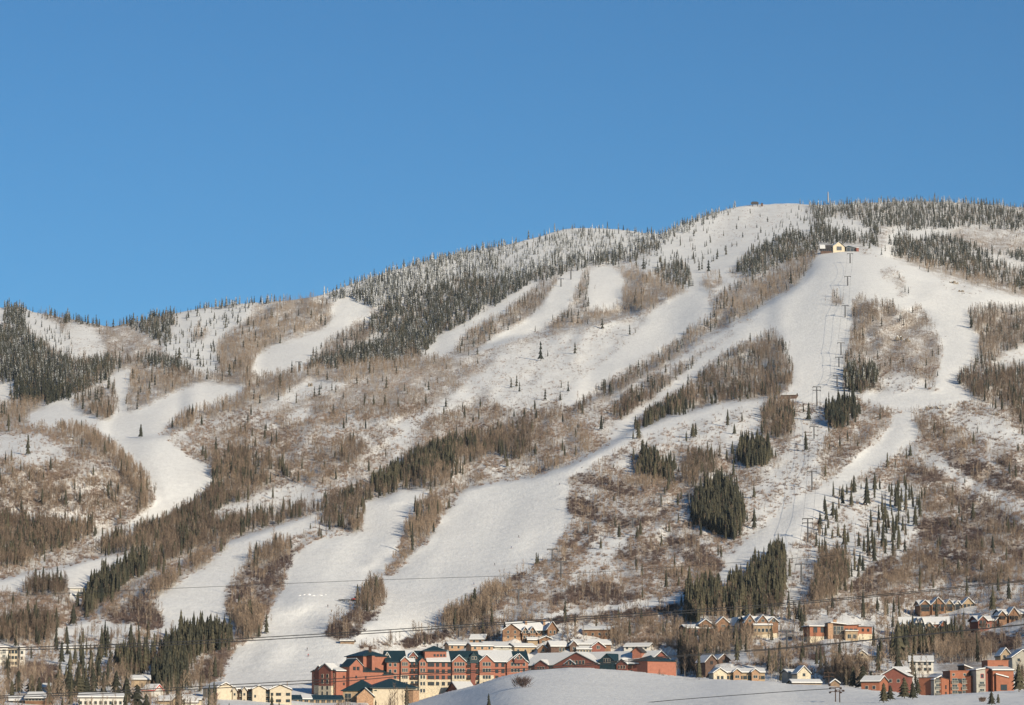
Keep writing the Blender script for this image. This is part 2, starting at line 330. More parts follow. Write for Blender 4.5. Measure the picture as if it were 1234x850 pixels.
# ------------------------------------------------------------------ distance of the ground seen at each point, in metres
CP = [
 (0,885,1000),(300,885,1050),(617,885,640),(900,885,620),(1234,885,640),
 (0,850,1270),(250,850,1420),(378,850,1520),(470,850,1480),(617,850,880),(900,850,880),(1100,850,880),(1234,850,870),
 (0,830,1420),(250,830,1560),(400,830,1600),(540,830,1530),(617,830,1130),(900,830,1200),(1100,835,1220),(1234,832,1230),
 (660,810,1420),(750,813,1420),(850,820,1400),(950,826,1330),
 (0,800,1650),(200,800,1700),(330,800,1750),(450,800,1750),(617,790,1720),(850,800,1640),(1000,805,1500),(1234,810,1420),
 (0,750,1850),(300,750,1950),(450,750,1950),(650,750,1850),(850,750,1820),(1000,750,1780),(1234,750,1680),
 (0,700,2180),(200,700,2150),(330,700,2250),(450,700,2250),(650,700,2170),(850,700,2050),(1000,700,2000),(1234,700,1900),
 (60,655,2450),(200,655,2550),(330,650,2480),(450,650,2500),(620,650,2450),(750,650,2350),(850,650,2300),(1000,650,2250),(1234,650,2150),
 (0,600,2480),(100,600,2500),(220,600,2800),(400,600,2900),(500,600,2780),(620,600,2750),(850,600,2560),(1000,600,2500),(1234,600,2420),
 (0,550,2650),(90,550,2650),(220,550,3080),(400,550,3180),(600,550,3080),(700,550,2900),(850,550,2850),(1000,550,2770),(1234,550,2680),
 (0,500,3700),(200,500,3550),(400,500,3500),(600,500,3420),(780,500,3180),(900,500,3050),(1000,500,3050),(1100,500,3000),(1234,500,2950),
 (0,450,4200),(200,450,4150),(320,450,4000),(450,450,3950),(600,450,3780),(780,450,3600),(950,450,3380),(1100,450,3330),(1234,450,3350),
 (0,400,4700),(100,400,4850),(250,400,4750),(400,400,4600),(500,400,4600),(650,400,4250),(800,400,3980),(950,400,3720),(1100,400,3660),(1234,400,3700),
 (300,360,5200),(450,350,5200),(600,350,5000),(700,350,4750),(850,350,4450),(960,350,4080),(1100,350,3980),(1220,352,4150),
 (560,310,5700),(700,310,5450),(850,310,5200),(960,310,4800),(1020,308,4650),(1090,310,4750),(1150,310,4950),(1234,310,5150),
 (700,272,6000),(850,270,5950),(950,270,5850),(1050,270,5700),(1150,270,5800),(1234,270,5900),
 (900,246,6500),(1000,246,6350),(1150,246,6350),(1234,246,6450),(0,368,5200),(150,388,5300),
]
C = np.array(CP, float)
C[:, 2] = np.where(C[:, 2] > 1600, 1600 + (C[:, 2] - 1600) * .75, C[:, 2])
rowm = {}
for q in sorted(set(C[:, 1])):
    near_ = C[np.abs(C[:, 1] - q) <= 14]
    rowm[q] = near_[:, 2].mean()
for i in range(len(C)):
    if 330 < C[i, 1] < 790:
        q_ = .25 if (C[i, 1] < 480 and C[i, 0] > 840) else .5
        C[i, 2] = (1 - q_) * C[i, 2] + q_ * rowm[C[i, 1]]
def tk(r2): return np.where(r2 > 0, r2 * np.log(np.maximum(r2, 1e-9)), 0)
cx, cy_ = C[:, 0] / 400, C[:, 1] / 200
n = len(C)
K = tk((cx[:, None] - cx) ** 2 + (cy_[:, None] - cy_) ** 2) + np.eye(n) * 2e-2
Pm = np.c_[np.ones(n), cx, cy_]
A_ = np.block([[K, Pm], [Pm.T, np.zeros((3, 3))]])
w = np.linalg.solve(A_, np.r_[np.log(C[:, 2]), 0, 0, 0])
gx = np.clip(np.arange(X0, X1), -60, 1294)[None, :] / 400.0
gy = np.arange(Y0, Y1)[:, None] / 200.0
D = w[n] + w[n + 1] * gx + w[n + 2] * gy
for i in range(n):
    D = D + w[i] * tk((gx - cx[i]) ** 2 + (gy - cy_[i]) ** 2)
D = np.exp(D)
# ridges that stand in front of what is behind them
def jump(pts, J, L=80.0, fade=25):
    global D
    p = np.array(pts, float)
    xs = np.arange(X0, X1)
    c = np.interp(xs, p[:, 0], p[:, 1])
    wt = np.clip((xs - p[0, 0]) / fade, 0, 1) * np.clip((p[-1, 0] - xs) / fade, 0, 1)
    wt = wt * wt * (3 - 2 * wt)
    d = c[None, :] - np.arange(Y0, Y1)[:, None]
    above = 1 / (1 + np.exp(-d / 1.0))
    D = D + J * wt[None, :] * above * np.exp(-np.maximum(d, 0) / L)
jump(P(-200,519, 35,512, 60,515, 90,519, 120,529, 135,543, 155,559, 175,579, 188,597, 200,625), 70, 80, 50)
jump(P(-200,722, 0,699, 40,689, 80,683, 115,672, 160,665), 40)
jump(P(60,765, 100,747, 155,707, 200,687, 240,667, 280,651, 350,629, 395,615), 50, 80, 60)
jump(P(430,608, 460,601, 482,590, 512,590, 520,596), 30, 60, 35)
jump(P(540,600, 560,590, 590,582, 640,576, 680,563, 720,544, 758,522, 800,504, 860,487, 925,480, 945,480), 60)
jump(P(290,470, 340,452, 400,448, 460,438, 540,432, 620,408, 660,400, 720,388, 780,374), 70)
jump(P(690,490, 740,470, 780,446, 820,418, 870,396, 905,378, 960,344, 990,316), 40, 60)
jump(P(1060,308, 1085,314, 1112,322, 1150,334, 1190,345, 1234,357, 1400,400), 110)
CREST = np.array(P(440,862, 480,851, 500,846, 540,834, 575,826, 600,817, 640,807.5, 700,805, 760,809, 830,817, 900,820, 950,824, 1000,826.5, 1060,833, 1120,839, 1180,835, 1234,832, 1354,828), float)
BEHIND = np.array(P(440,1500, 480,1640, 560,1700, 640,1740, 820,1700, 860,1600, 961,1560, 1000,1480, 1060,1450, 1120,1450, 1172,1385, 1234,1410, 1354,1410), float)
_xs = np.arange(X0, X1)
_c = np.interp(_xs, CREST[:, 0], CREST[:, 1]); _b = np.interp(_xs, BEHIND[:, 0], BEHIND[:, 1])
_m = (np.arange(Y0, Y1)[:, None] < _c[None, :]) & (_xs[None, :] > 440)
D = np.where(_m, np.maximum(D, _b[None, :] + .6 * (_c[None, :] - np.arange(Y0, Y1)[:, None])), D)
jump(P(1180,485, 1210,494, 1234,508, 1300,530), 40)
jump(P(120,524, 150,531, 200,524, 230,500), 40, 60, 15)
jump(P(235,500, 250,493, 290,480, 300,465), 20, 50, 15)
brush_k = dens[tmap][..., 3]
def blur(a, k):
    a = a.astype(float)
    for ax in (0, 1):
        pd = [(0, 0), (0, 0)]; pd[ax] = (k, k)
        b = np.cumsum(np.pad(a, pd, mode='edge'), axis=ax)
        b = np.concatenate([np.zeros_like(np.take(b, [0], ax)), b], ax)
        lo = np.take(b, range(0, a.shape[ax]), ax); hi = np.take(b, range(2 * k + 1, 2 * k + 1 + a.shape[ax]), ax)
        a = (hi - lo) / (2 * k + 1)
    return a
rough = blur(brush_k, 4)
far = D / 2500.0
D = D + far * (15 * smooth_noise(xx, yy, 100, 60, 1) + 6.5 * smooth_noise(xx + yy * .6, yy, 30, 34, 2)) * (D > 1500)
D = D + far * rough * (13 * smooth_noise(xx + yy * .5, yy, 13, 12, 3) + 3.5 * smooth_noise(xx, yy, 6, 5, 4)) * (D > 1500)
D = D + 12 * smooth_noise(xx, yy, 160, 22, 5) * (D < 1500) * np.clip((D - 600) / 500, 0, 1) * (yy > 815)
# terrain park benches: steeper, brighter ramps
def ramp(px, py, rx, ry, amt):
    global D
    g = np.exp(-((xx - px) / rx) ** 2 - ((yy - py) / ry) ** 2)
    D = D + amt * g * ((yy - py) / ry)
k5 = np.array([1, 4, 6, 4, 1]) / 16.0
D = sum(k5[i] * np.take(D, np.clip(np.arange(W_) + (i - 2) * 4, 0, W_ - 1), 1) for i in range(5))
ramp(365, 735, 34, 22, 55)
ramp(446, 684, 9, 8, 14); ramp(480, 608, 12, 6, 12)
for r in range(H_ - 2, -1, -1):
    D[r] = np.maximum(D[r], D[r + 1] + D[r + 1] / (F * .42))
def depth(px, py):
    u = np.clip(np.asarray(px, float) - X0, 0, W_ - 1.001); v = np.clip(np.asarray(py, float) - Y0, 0, H_ - 1.001)
    i = u.astype(int); j = v.astype(int); fu = u - i; fv = v - j
    return (D[j, i] * (1 - fu) + D[j, i + 1] * fu) * (1 - fv) + (D[j + 1, i] * (1 - fu) + D[j + 1, i + 1] * fu) * fv
def gp(px, py):
    return pt(px, py, float(depth(px, py)))

SKY = np.array(P(-160,362, 0,371, 28,370, 40,376, 75,383, 110,390, 135,394, 150,391, 185,383, 240,372, 300,365, 345,363, 388,356, 430,340, 470,327, 510,316, 550,306, 610,295, 640,288, 680,276, 700,275, 740,276, 770,280, 795,283, 830,268, 855,258, 880,251, 895,248, 905,247, 950,245, 975,247, 1010,247, 1060,244, 1110,243, 1150,244, 1180,246, 1234,250, 1380,256), float)
def skyrow(px):
    return np.interp(px, SKY[:, 0], SKY[:, 1]) + .6 * smooth_noise(px, 0 * px, 9, 9, 9)

# ------------------------------------------------------------------ tagging and mesh helpers
def tag(o, label=None, cat=None, group=None, kind=None):
    if label: o['label'] = label
    if cat: o['category'] = cat
    if group: o['group'] = group
    if kind: o['kind'] = kind
    return o
def empty(name, loc, rz=0.0):
    o = bpy.data.objects.new(name, None)
    o.empty_display_size = 2
    o.location = loc; o.rotation_euler = (0, 0, rz)
    col.objects.link(o)
    return o
def mesh_np(name, V, T, mats, midx=None, attrs=None, smooth=False):
    me = bpy.data.meshes.new(name)
    V = np.asarray(V, np.float32); T = np.asarray(T, np.int32)
    k = T.shape[1]
    me.vertices.add(len(V)); me.vertices.foreach_set('co', V.ravel())
    me.loops.add(T.size); me.loops.foreach_set('vertex_index', T.ravel())
    me.polygons.add(len(T)); me.polygons.foreach_set('loop_start', np.arange(0, T.size, k, dtype=np.int32))
    if midx is not None: me.polygons.foreach_set('material_index', np.asarray(midx, np.int32))
    if smooth: me.polygons.foreach_set('use_smooth', np.ones(len(T), bool))
    me.update(calc_edges=True)
    for m in mats: me.materials.append(m)
    for an, arr in (attrs or {}).items():
        at = me.attributes.new(an, 'FLOAT', 'POINT')
        at.data.foreach_set('value', np.asarray(arr, np.float32))
    return me
def link(name, me, parent=None):
    o = bpy.data.objects.new(name, me)
    col.objects.link(o)
    if parent: o.parent = parent
    return o

# ------------------------------------------------------------------ materials
def new_mat(name, rough=.8, spec=.3):
    m = bpy.data.materials.new(name); m.use_nodes = True
    b = m.node_tree.nodes['Principled BSDF']
    b.inputs['Roughness'].default_value = rough
    b.inputs['Specular IOR Level'].default_value = spec
    return m, m.node_tree, b
def node(t, kind, **kw):
    n_ = t.nodes.new(kind)
    for k, v in kw.items(): setattr(n_, k, v)
    return n_
def noise(t, scale, detail=4, rough=.55, vec=None):
    n_ = node(t, 'ShaderNodeTexNoise'); n_.inputs['Scale'].default_value = scale
    n_.inputs['Detail'].default_value = detail; n_.inputs['Roughness'].default_value = rough
    if vec: t.links.new(vec, n_.inputs['Vector'])
    return n_.outputs['Fac']
def ramp_(t, src, p0, c0, p1, c1, mid=None):
    r = node(t, 'ShaderNodeValToRGB')
    r.color_ramp.elements[0].position = p0; r.color_ramp.elements[0].color = (*c0, 1)
    r.color_ramp.elements[1].position = p1; r.color_ramp.elements[1].color = (*c1, 1)
    if mid:
        e = r.color_ramp.elements.new(mid[0]); e.color = (*mid[1], 1)
    t.links.new(src, r.inputs[0])
    return r.outputs[0]
def mix(t, fac, a, b, mode='MIX'):
    m = node(t, 'ShaderNodeMix'); m.data_type = 'RGBA'; m.blend_type = mode
    for s, v in ((0, fac), (6, a), (7, b)):
        if isinstance(v, (int, float)): m.inputs[s].default_value = v
        elif isinstance(v, tuple): m.inputs[s].default_value = (*v, 1)
        else: t.links.new(v, m.inputs[s])
    return m.outputs[2]
def mathn(t, op, a, b):
    m = node(t, 'ShaderNodeMath'); m.operation = op
    for s, v in ((0, a), (1, b)):
        if isinstance(v, (int, float)): m.inputs[s].default_value = v
        else: t.links.new(v, m.inputs[s])
    return m.outputs[0]
def attr(t, name):
    a = node(t, 'ShaderNodeAttribute'); a.attribute_name = name
    return a.outputs['Fac']

def make_ground():
    m, t, b = new_mat('mountain_snow', .75, .25)
    tc = node(t, 'ShaderNodeTexCoord').outputs['Object']
    br = attr(t, 'brush')
    big = noise(t, .012, 5, .6, tc)
    mp = node(t, 'ShaderNodeMapping'); mp.inputs['Scale'].default_value = (1, .3, .45); t.links.new(tc, mp.inputs[0])
    fine = noise(t, .75, 4, .7, mp.outputs[0])
    mid = noise(t, .07, 5, .65, mp.outputs[0])
    mp0 = node(t, 'ShaderNodeMapping'); mp0.inputs['Scale'].default_value = (1, .3, .4); t.links.new(tc, mp0.inputs[0])
    snow = ramp_(t, big, .3, (.80, .785, .76), .7, (.86, .845, .815))
    groom = ramp_(t, noise(t, .3, 4, .85, mp0.outputs[0]), .38, (.88, .88, .88), .62, (1, 1, 1))
    snow = mix(t, 1.0, snow, groom, 'MULTIPLY')
    # twigs and litter poking through the snow
    s = mathn(t, 'MULTIPLY', fine, mid)
    s = mathn(t, 'ADD', s, mathn(t, 'MULTIPLY', br, .13))
    litter = node(t, 'ShaderNodeMapRange'); t.links.new(s, litter.inputs[0])
    litter.inputs[1].default_value = .29; litter.inputs[2].default_value = .42
    f = mathn(t, 'MULTIPLY', litter.outputs[0], mathn(t, 'MULTIPLY', br, .78))
    lit = ramp_(t, mid, .35, (.20, .15, .12), .65, (.34, .27, .21))
    t.links.new(mix(t, f, snow, lit), b.inputs['Base Color'])
    bm = node(t, 'ShaderNodeBump'); bm.inputs['Strength'].default_value = .42; bm.inputs['Distance'].default_value = 1.2
    t.links.new(mathn(t, 'ADD', mathn(t, 'MULTIPLY', noise(t, .10, 4, .6, tc), 1.3), mathn(t, 'MULTIPLY', noise(t, .45, 3, .7, mp.outputs[0]), .7)), bm.inputs['Height'])
    t.links.new(bm.outputs[0], b.inputs['Normal'])
    return m
M = {}
M['ground'] = make_ground()
def veg_mat(name, lo, hi, snow=True):
    m, t, b = new_mat(name, .9, .1)
    tc = node(t, 'ShaderNodeTexCoord').outputs['Object']
    ti = attr(t, 'tint')
    c = ramp_(t, ti, 0, lo, 1, hi)
    v = ramp_(t, noise(t, 1.1, 2, .6, tc), .3, (.7, .7, .7), .7, (1.25, 1.25, 1.25))
    c = mix(t, 1.0, c, v, 'MULTIPLY')
    if snow:
        du = attr(t, 'dust')
        nz = noise(t, .9, 3, .7, tc)
        s = mathn(t, 'ADD', nz, du)
        mr = node(t, 'ShaderNodeMapRange'); t.links.new(s, mr.inputs[0])
        mr.inputs[1].default_value = .74; mr.inputs[2].default_value = .98
        c = mix(t, mr.outputs[0], c, (.72, .73, .75))
    t.links.new(c, b.inputs['Base Color'])
    return m
M['conifer'] = veg_mat('conifer_needles', (.026, .031, .026), (.100, .088, .056))
M['bark'] = veg_mat('conifer_bark', (.07, .055, .04), (.15, .12, .09), False)
M['aspen'] = veg_mat('aspen_twigs', (.092, .066, .052), (.36, .265, .19), False)
M['aspen_bark'] = veg_mat('aspen_bark', (.30, .26, .22), (.52, .47, .40), False)
M['shrub'] = veg_mat('scrub_twigs', (.085, .060, .058), (.36, .26, .20), False)
# ------------------------------------------------------------------ terrain sheet
def terrain():
    cols = np.concatenate([np.arange(-1400, X0, 40), np.arange(X0 + 1, X1 - 1, 2), np.arange(X1 + 10, 2650, 40)]).astype(float)
    cc = np.clip(cols, X0 + 2, X1 - 3)
    sr = skyrow(cc)
    ns = 430
    s = np.linspace(0, 1, ns)[:, None]
    py = 884.0 + (sr[None, :] - 884.0) * s
    px = np.broadcast_to(cols[None, :], py.shape)
    Yd = depth(np.broadcast_to(cc[None, :], py.shape), py)
    x, y, z = unproj(px, py, Yd)
    bru = rough[np.clip(py.astype(int) - Y0, 0, H_ - 1), np.clip(np.broadcast_to(cc[None, :], py.shape).astype(int) - X0, 0, W_ - 1)]
    rows = [(x, y, z, bru)]
    # near ground, out to and behind the camera
    front = []
    for k in range(14, 0, -1):
        f = k / 14.0
        yb = y[0] * (1 - f) + (-900) * f
        xb = x[0] * (1 + 4.0 * f)
        zb = z[0] * (1 - f) ** 1 + 9.5 * f
        zb = np.where(yb < 200, np.minimum(zb, 9.8), zb)
        front.append((xb, yb, zb, bru[0] * 0))
    # far side of the crest
    back = []
    for k, (dy, dz) in enumerate(((25, 0), (90, -12), (250, -60), (700, -220), (2200, -520), (6000, -900))):
        back.append((x[-1] * (1 + dy / y[-1]), y[-1] + dy, z[-1] + dz, bru[-1]))
    G = [np.array([r[i] for r in front]) for i in range(4)]
    Bk = [np.array([r[i] for r in back]) for i in range(4)]
    full = [np.concatenate([G[i], rows[0][i], Bk[i]], 0) for i in range(4)]
    nr, nc = full[0].shape
    V = np.stack([full[0].ravel(), full[1].ravel(), full[2].ravel()], 1)
    idx = np.arange(nr * nc).reshape(nr, nc)
    Q = np.stack([idx[:-1, :-1].ravel(), idx[:-1, 1:].ravel(), idx[1:, 1:].ravel(), idx[1:, :-1].ravel()], 1)
    me = mesh_np('mountain', V, Q, [M['ground']], attrs={'brush': full[3].ravel()}, smooth=True)
    o = link('mountain', me); tag(o, kind='structure')
    g = np.array([[-9000, -3000, -8], [9000, -3000, -8], [9000, 14000, -8], [-9000, 14000, -8]])
    me = mesh_np('valley_ground', g, np.array([[0, 1, 2, 3]]), [M['ground']], attrs={'brush': [0, 0, 0, 0]})
    tag(link('valley_ground', me), kind='structure')
terrain()
HAZE = 1.4e-5
if HAZE:
    hm = bpy.data.materials.new('haze'); hm.use_nodes = True; ht = hm.node_tree
    for n_ in list(ht.nodes):
        if n_.type == 'BSDF_PRINCIPLED': ht.nodes.remove(n_)
    pv = ht.nodes.new('ShaderNodeVolumePrincipled')
    pv.inputs['Color'].default_value = (.86, .92, 1.0, 1); pv.inputs['Density'].default_value = HAZE; pv.inputs['Anisotropy'].default_value = 0.0
    out = [n_ for n_ in ht.nodes if n_.type == 'OUTPUT_MATERIAL'][0]
    ht.links.new(pv.outputs[0], out.inputs['Volume'])
    a_, b_ = (-9100, -3100, -9.5), (9100, 14100, 1400)
    v = [(x, y, z) for x in (a_[0], b_[0]) for y in (a_[1], b_[1]) for z in (a_[2], b_[2])]
    hme = bpy.data.meshes.new('haze'); hme.from_pydata(v, [], [(0, 1, 3, 2), (4, 6, 7, 5), (0, 4, 5, 1), (2, 3, 7, 6), (0, 2, 6, 4), (1, 5, 7, 3)])
    hme.materials.append(hm); tag(link('haze', hme), kind='stuff')

# ------------------------------------------------------------------ tree templates (unit: metres, height 1 scaled later)
def conifer_tpl(seed, tiers=7, pts=7, slim=1.0):
    """returns V,T,mat(0 crown,1 trunk); height 1, radius about .13"""
    r = np.random.default_rng(seed)
    V = []; T = []; Mi = []
    n0 = 5
    for i in range(n0):
        a = 2 * math.pi * i / n0
        V.append((.012 * math.cos(a), .012 * math.sin(a), -.06))
    V.append((0, 0, .9))
    for i in range(n0):
        T.append((i, (i + 1) % n0, n0)); Mi.append(1)
    for k in range(tiers):
        f = k / tiers
        zb = .07 + .88 * f ** .92 + r.uniform(-.015, .015)
        h = (.30 - .12 * f)
        rad = slim * (.135 * (1 - f) ** .8 + .022) * r.uniform(.85, 1.15)
        b = len(V)
        V.append((r.uniform(-.006, .006), r.uniform(-.006, .006), min(zb + h, 1.0)))
        m = pts * 2
        a0 = r.uniform(0, 6.28)
        for i in range(m):
            a = a0 + 2 * math.pi * i / m
            rr = rad * (r.uniform(.85, 1.25) if i % 2 == 0 else r.uniform(.42, .6))
            zz = zb - (r.uniform(.0, .03) if i % 2 == 0 else -.03)
            V.append((rr * math.cos(a), rr * math.sin(a), zz))
        for i in range(m):
            T.append((b, b + 1 + i, b + 1 + (i + 1) % m)); Mi.append(0)
    return np.array(V), np.array(T), np.array(Mi)
def sliver(V, T, p, d, L, w_, r):
    """thin tapering twig: a three-cornered spike"""
    d = d / np.linalg.norm(d)
    s = np.cross(d, r.normal(size=3)); s /= np.linalg.norm(s)
    u = np.cross(d, s)
    b = len(V)
    V.append(p + s * w_ * .5); V.append(p - s * w_ * .5 + u * w_ * .3); V.append(p + d * L)
    T.append((b, b + 1, b + 2))
def aspen_tpl(seed, twigs=42):
    r = np.random.default_rng(seed)
    V = []; T = []; Mi = []
    lean = r.uniform(-.04, .04, 2)
    for i in range(3):
        a = 2.1 * i
        V.append(np.array((.011 * math.cos(a), .011 * math.sin(a), -.05)))
    V.append(np.array((lean[0], lean[1], .93)))
    for i in range(3): T.append((i, (i + 1) % 3, 3)); Mi.append(1)
    for k in range(twigs):
        f = r.uniform(.22, .92)
        a = r.uniform(0, 6.28)
        up = r.uniform(.9, 2.2)
        L = (.34 * (1 - f) + .09) * r.uniform(.7, 1.2)
        sliver(V, T, np.array((lean[0] * f, lean[1] * f, f)), np.array((math.cos(a), math.sin(a), up)), L, .014 * r.uniform(.6, 1.3), r); Mi.append(0)
    return np.array(V), np.array(T), np.array(Mi)
def shrub_tpl(seed, twigs=30):
    r = np.random.default_rng(seed)
    V = []; T = []
    for k in range(twigs):
        a = r.uniform(0, 6.28); up = r.uniform(.35, 2.2)
        q = r.uniform(0, .35)
        p = np.array((q * math.cos(a + r.normal()), q * math.sin(a + r.normal()), -.05 + (.3 * r.uniform() if k % 2 else 0)))
        sliver(V, T, p, np.array((math.cos(a), math.sin(a), up)), r.uniform(.55, .95), .055 * r.uniform(.6, 1.4), r)
    return np.array(V), np.array(T), np.zeros(len(T), int)
CT = [conifer_tpl(100 + i, slim=[1, .8, 1.15, .7, 1.0, .9][i % 6]) for i in range(8)]
CTF = [conifer_tpl(200 + i, tiers=4, pts=4, slim=[1, .85, 1.1][i % 3]) for i in range(6)]
AT = [aspen_tpl(300 + i) for i in range(8)]
ATF = [aspen_tpl(400 + i, 24) for i in range(6)]
ST = [shrub_tpl(500 + i) for i in range(8)]
STF = [shrub_tpl(600 + i, 15) for i in range(6)]

def batch(tpls, pos, h, wid, tint, dust):
    Vs = []; Ts = []; Ms = []; Ti = []; Du = []
    off = 0
    pick = rng.integers(0, len(tpls), len(pos))
    for k, (tv, tt, tm) in enumerate(tpls):
        s = np.where(pick == k)[0]
        if not len(s): continue
        a = rng.uniform(0, 6.28, len(s)); c, s_ = np.cos(a)[:, None], np.sin(a)[:, None]
        X = (tv[None, :, 0] * c - tv[None, :, 1] * s_) * (h[s] * wid[s])[:, None]
        Y = (tv[None, :, 0] * s_ + tv[None, :, 1] * c) * (h[s] * wid[s])[:, None]
        Z = tv[None, :, 2] * h[s][:, None]
        v = np.stack([X, Y, Z], 2) + pos[s][:, None, :]
        Vs.append(v.reshape(-1, 3))
        Ts.append((tt[None] + (off + np.arange(len(s)) * len(tv))[:, None, None]).reshape(-1, 3))
        off += len(s) * len(tv)
        Ms.append(np.tile(tm, len(s)))
        Ti.append(np.repeat(tint[s], len(tv))); Du.append(np.repeat(dust[s], len(tv)))
    return np.concatenate(Vs), np.concatenate(Ts), np.concatenate(Ms), np.concatenate(Ti), np.concatenate(Du)

# ------------------------------------------------------------------ where things grow
NO_GROW = []          # (px0, py0, px1, py1) kept free round buildings
def in_nogrow(px, py):
    m = np.zeros(len(px), bool)
    for a, b, c, d in NO_GROW: m |= (px > a) & (px < c) & (py > b) & (py < d)
    return m
def sample(col_i, dmax):
    area = W_ * (Y1 - Y0)
    nn = int(area / 100.0 * dmax)
    px = rng.uniform(X0, X1 - 1, nn); py = rng.uniform(Y0 + 5, Y1 - 1, nn)
    ok = py > skyrow(px) + .3
    px, py = px[ok], py[ok]
    jx = px + 3.4 * smooth_noise(px, py, 9, 7, 21) + 2 * smooth_noise(px, py, 3, 3, 26) + rng.normal(0, 1, len(px)) * rng.choice([.8, 3.5], len(px), p=[.75, .25])
    jy = py + 2.8 * smooth_noise(px, py, 9, 7, 22) + rng.normal(0, 1, len(px)) * rng.choice([.6, 2.5], len(px), p=[.75, .25])
    k = tmap[np.clip(jy.astype(int) - Y0, 0, H_ - 1), np.clip(jx.astype(int) - X0, 0, W_ - 1)]
    d = dens[k, col_i]
    # clumps
    cl = .18 + 1.35 * np.clip(.45 + .8 * smooth_noise(px + 7, py, 18, 10, 23 + col_i) + .9 * smooth_noise(px, py, 6, 4, 43 + col_i), 0, 1.3)
    if col_i == 0: cl = .45 + .7 * cl
    inner = tmap[np.clip(py.astype(int) - Y0, 0, H_ - 1), np.clip(px.astype(int) - X0, 0, W_ - 1)]
    d = np.where(inner == names.index('P'), d * .12, d)
    keep = rng.uniform(0, dmax, len(px)) < d * cl
    keep &= ~in_nogrow(px, py)
    px, py, k = px[keep], py[keep], k[keep]
    return px, py, np.array([names[i] for i in k])
# ------------------------------------------------------------------ building materials
def plain(name, c, var=.12, rough=.8, scale=.8, spec=.3):
    m, t, b = new_mat(name, rough, spec)
    tc = node(t, 'ShaderNodeTexCoord').outputs['Object']
    lo = tuple(max(0, v * (1 - var)) for v in c); hi = tuple(min(1, v * (1 + var)) for v in c)
    t.links.new(ramp_(t, noise(t, scale, 3, .6, tc), .3, lo, .7, hi), b.inputs['Base Color'])
    return m
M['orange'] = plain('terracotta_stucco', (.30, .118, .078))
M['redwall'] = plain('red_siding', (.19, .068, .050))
M['brick'] = plain('orange_siding', (.28, .108, .062))
M['cream'] = plain('cream_stucco', (.48, .41, .31))
M['stone'] = plain('pale_stone', (.50, .43, .32), .3, .9, 1.5)
M['fieldstone'] = plain('brown_stone', (.34, .21, .13), .4, .9, 1.8)
M['log'] = plain('log_wall', (.20, .11, .065), .3)
M['darklog'] = plain('dark_timber', (.10, .06, .045), .3)
M['tan'] = plain('tan_siding', (.32, .235, .15), .2)
M['grey'] = plain('grey_siding', (.32, .30, .26), .15)
M['white'] = plain('white_siding', (.54, .51, .46), .1)
M['green'] = plain('dark_green_roof', (.014, .036, .044), .25, .45)
M['roofgrey'] = plain('dark_shingles', (.05, .045, .045), .25)
M['snowroof'] = plain('roof_snow', (.67, .66, .645), .06, .7)
M['trim'] = plain('pale_trim', (.42, .36, .29), .1)
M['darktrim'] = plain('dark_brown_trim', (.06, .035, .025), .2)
M['redtrim'] = plain('bright_red_trim', (.50, .03, .03), .1)
M['steel'] = plain('galvanised_steel', (.07, .07, .075), .15, .5)
M['wood'] = plain('weathered_wood', (.22, .15, .10), .3)
M['rock'] = plain('grey_rock', (.17, .145, .12), .5, .9, .5)
M['cable'] = plain('black_cable', (.02, .02, .022), .1, .6)
g_, t_, b_ = new_mat('window_glass', .12, .6)
b_.inputs['Base Color'].default_value = (.025, .032, .038, 1)
M['glass'] = g_

# ------------------------------------------------------------------ solids
class MB:
    def __init__(s): s.v = []; s.f = []; s.m = []
    def poly_prism(s, ring, vec, mi=0):
        """closed prism: ring of Vectors extruded by vec"""
        n_ = len(ring); b = len(s.v)
        s.v += [Vector(p) for p in ring] + [Vector(p) + vec for p in ring]
        s.f += [tuple(range(b, b + n_))[::-1], tuple(range(b + n_, b + 2 * n_))]; s.m += [mi, mi]
        for i in range(n_):
            j = (i + 1) % n_
            s.f.append((b + i, b + j, b + n_ + j, b + n_ + i)); s.m.append(mi)
    def box(s, o, ex, ey, ez, mi=0):
        s.poly_prism([o, o + ex, o + ex + ey, o + ey], ez, mi)
    def abox(s, x0, y0, z0, x1, y1, z1, mi=0):
        s.box(Vector((x0, y0, z0)), Vector((x1 - x0, 0, 0)), Vector((0, y1 - y0, 0)), Vector((0, 0, z1 - z0)), mi)
    def raw(s, vs, fs, mi=0):
        b = len(s.v); s.v += [Vector(p) for p in vs]
        s.f += [tuple(b + i for i in f) for f in fs]; s.m += [mi] * len(fs)
    def tube(s, p, q, r0, r1=None, n_=6, mi=0):
        r1 = r0 if r1 is None else r1
        d = (q - p).normalized(); a = d.orthogonal().normalized(); c = d.cross(a)
        b = len(s.v)
        for P_, r_ in ((p, r0), (q, r1)):
            for i in range(n_):
                t = 2 * math.pi * i / n_
                s.v.append(P_ + a * math.cos(t) * r_ + c * math.sin(t) * r_)
        for i in range(n_):
            j = (i + 1) % n_; s.f.append((b + i, b + j, b + n_ + j, b + n_ + i)); s.m.append(mi)
        s.f += [tuple(range(b, b + n_))[::-1], tuple(range(b + n_, b + 2 * n_))]; s.m += [mi, mi]
    def mesh(s, name, mats, org=None):
        me = bpy.data.meshes.new(name)
        o = org or Vector((0, 0, 0))
        me.from_pydata([tuple(p - o) for p in s.v], [], s.f)
        for m in mats: me.materials.append(m)
        me.polygons.foreach_set('material_index', s.m)
        import bmesh
        bm = bmesh.new(); bm.from_mesh(me); bmesh.ops.recalc_face_normals(bm, faces=bm.faces); bm.to_mesh(me); bm.free()
        me.update()
        return me
    def build(s, name, mats, parent=None, org=None):
        return link(name, s.mesh(name, mats, org), parent)

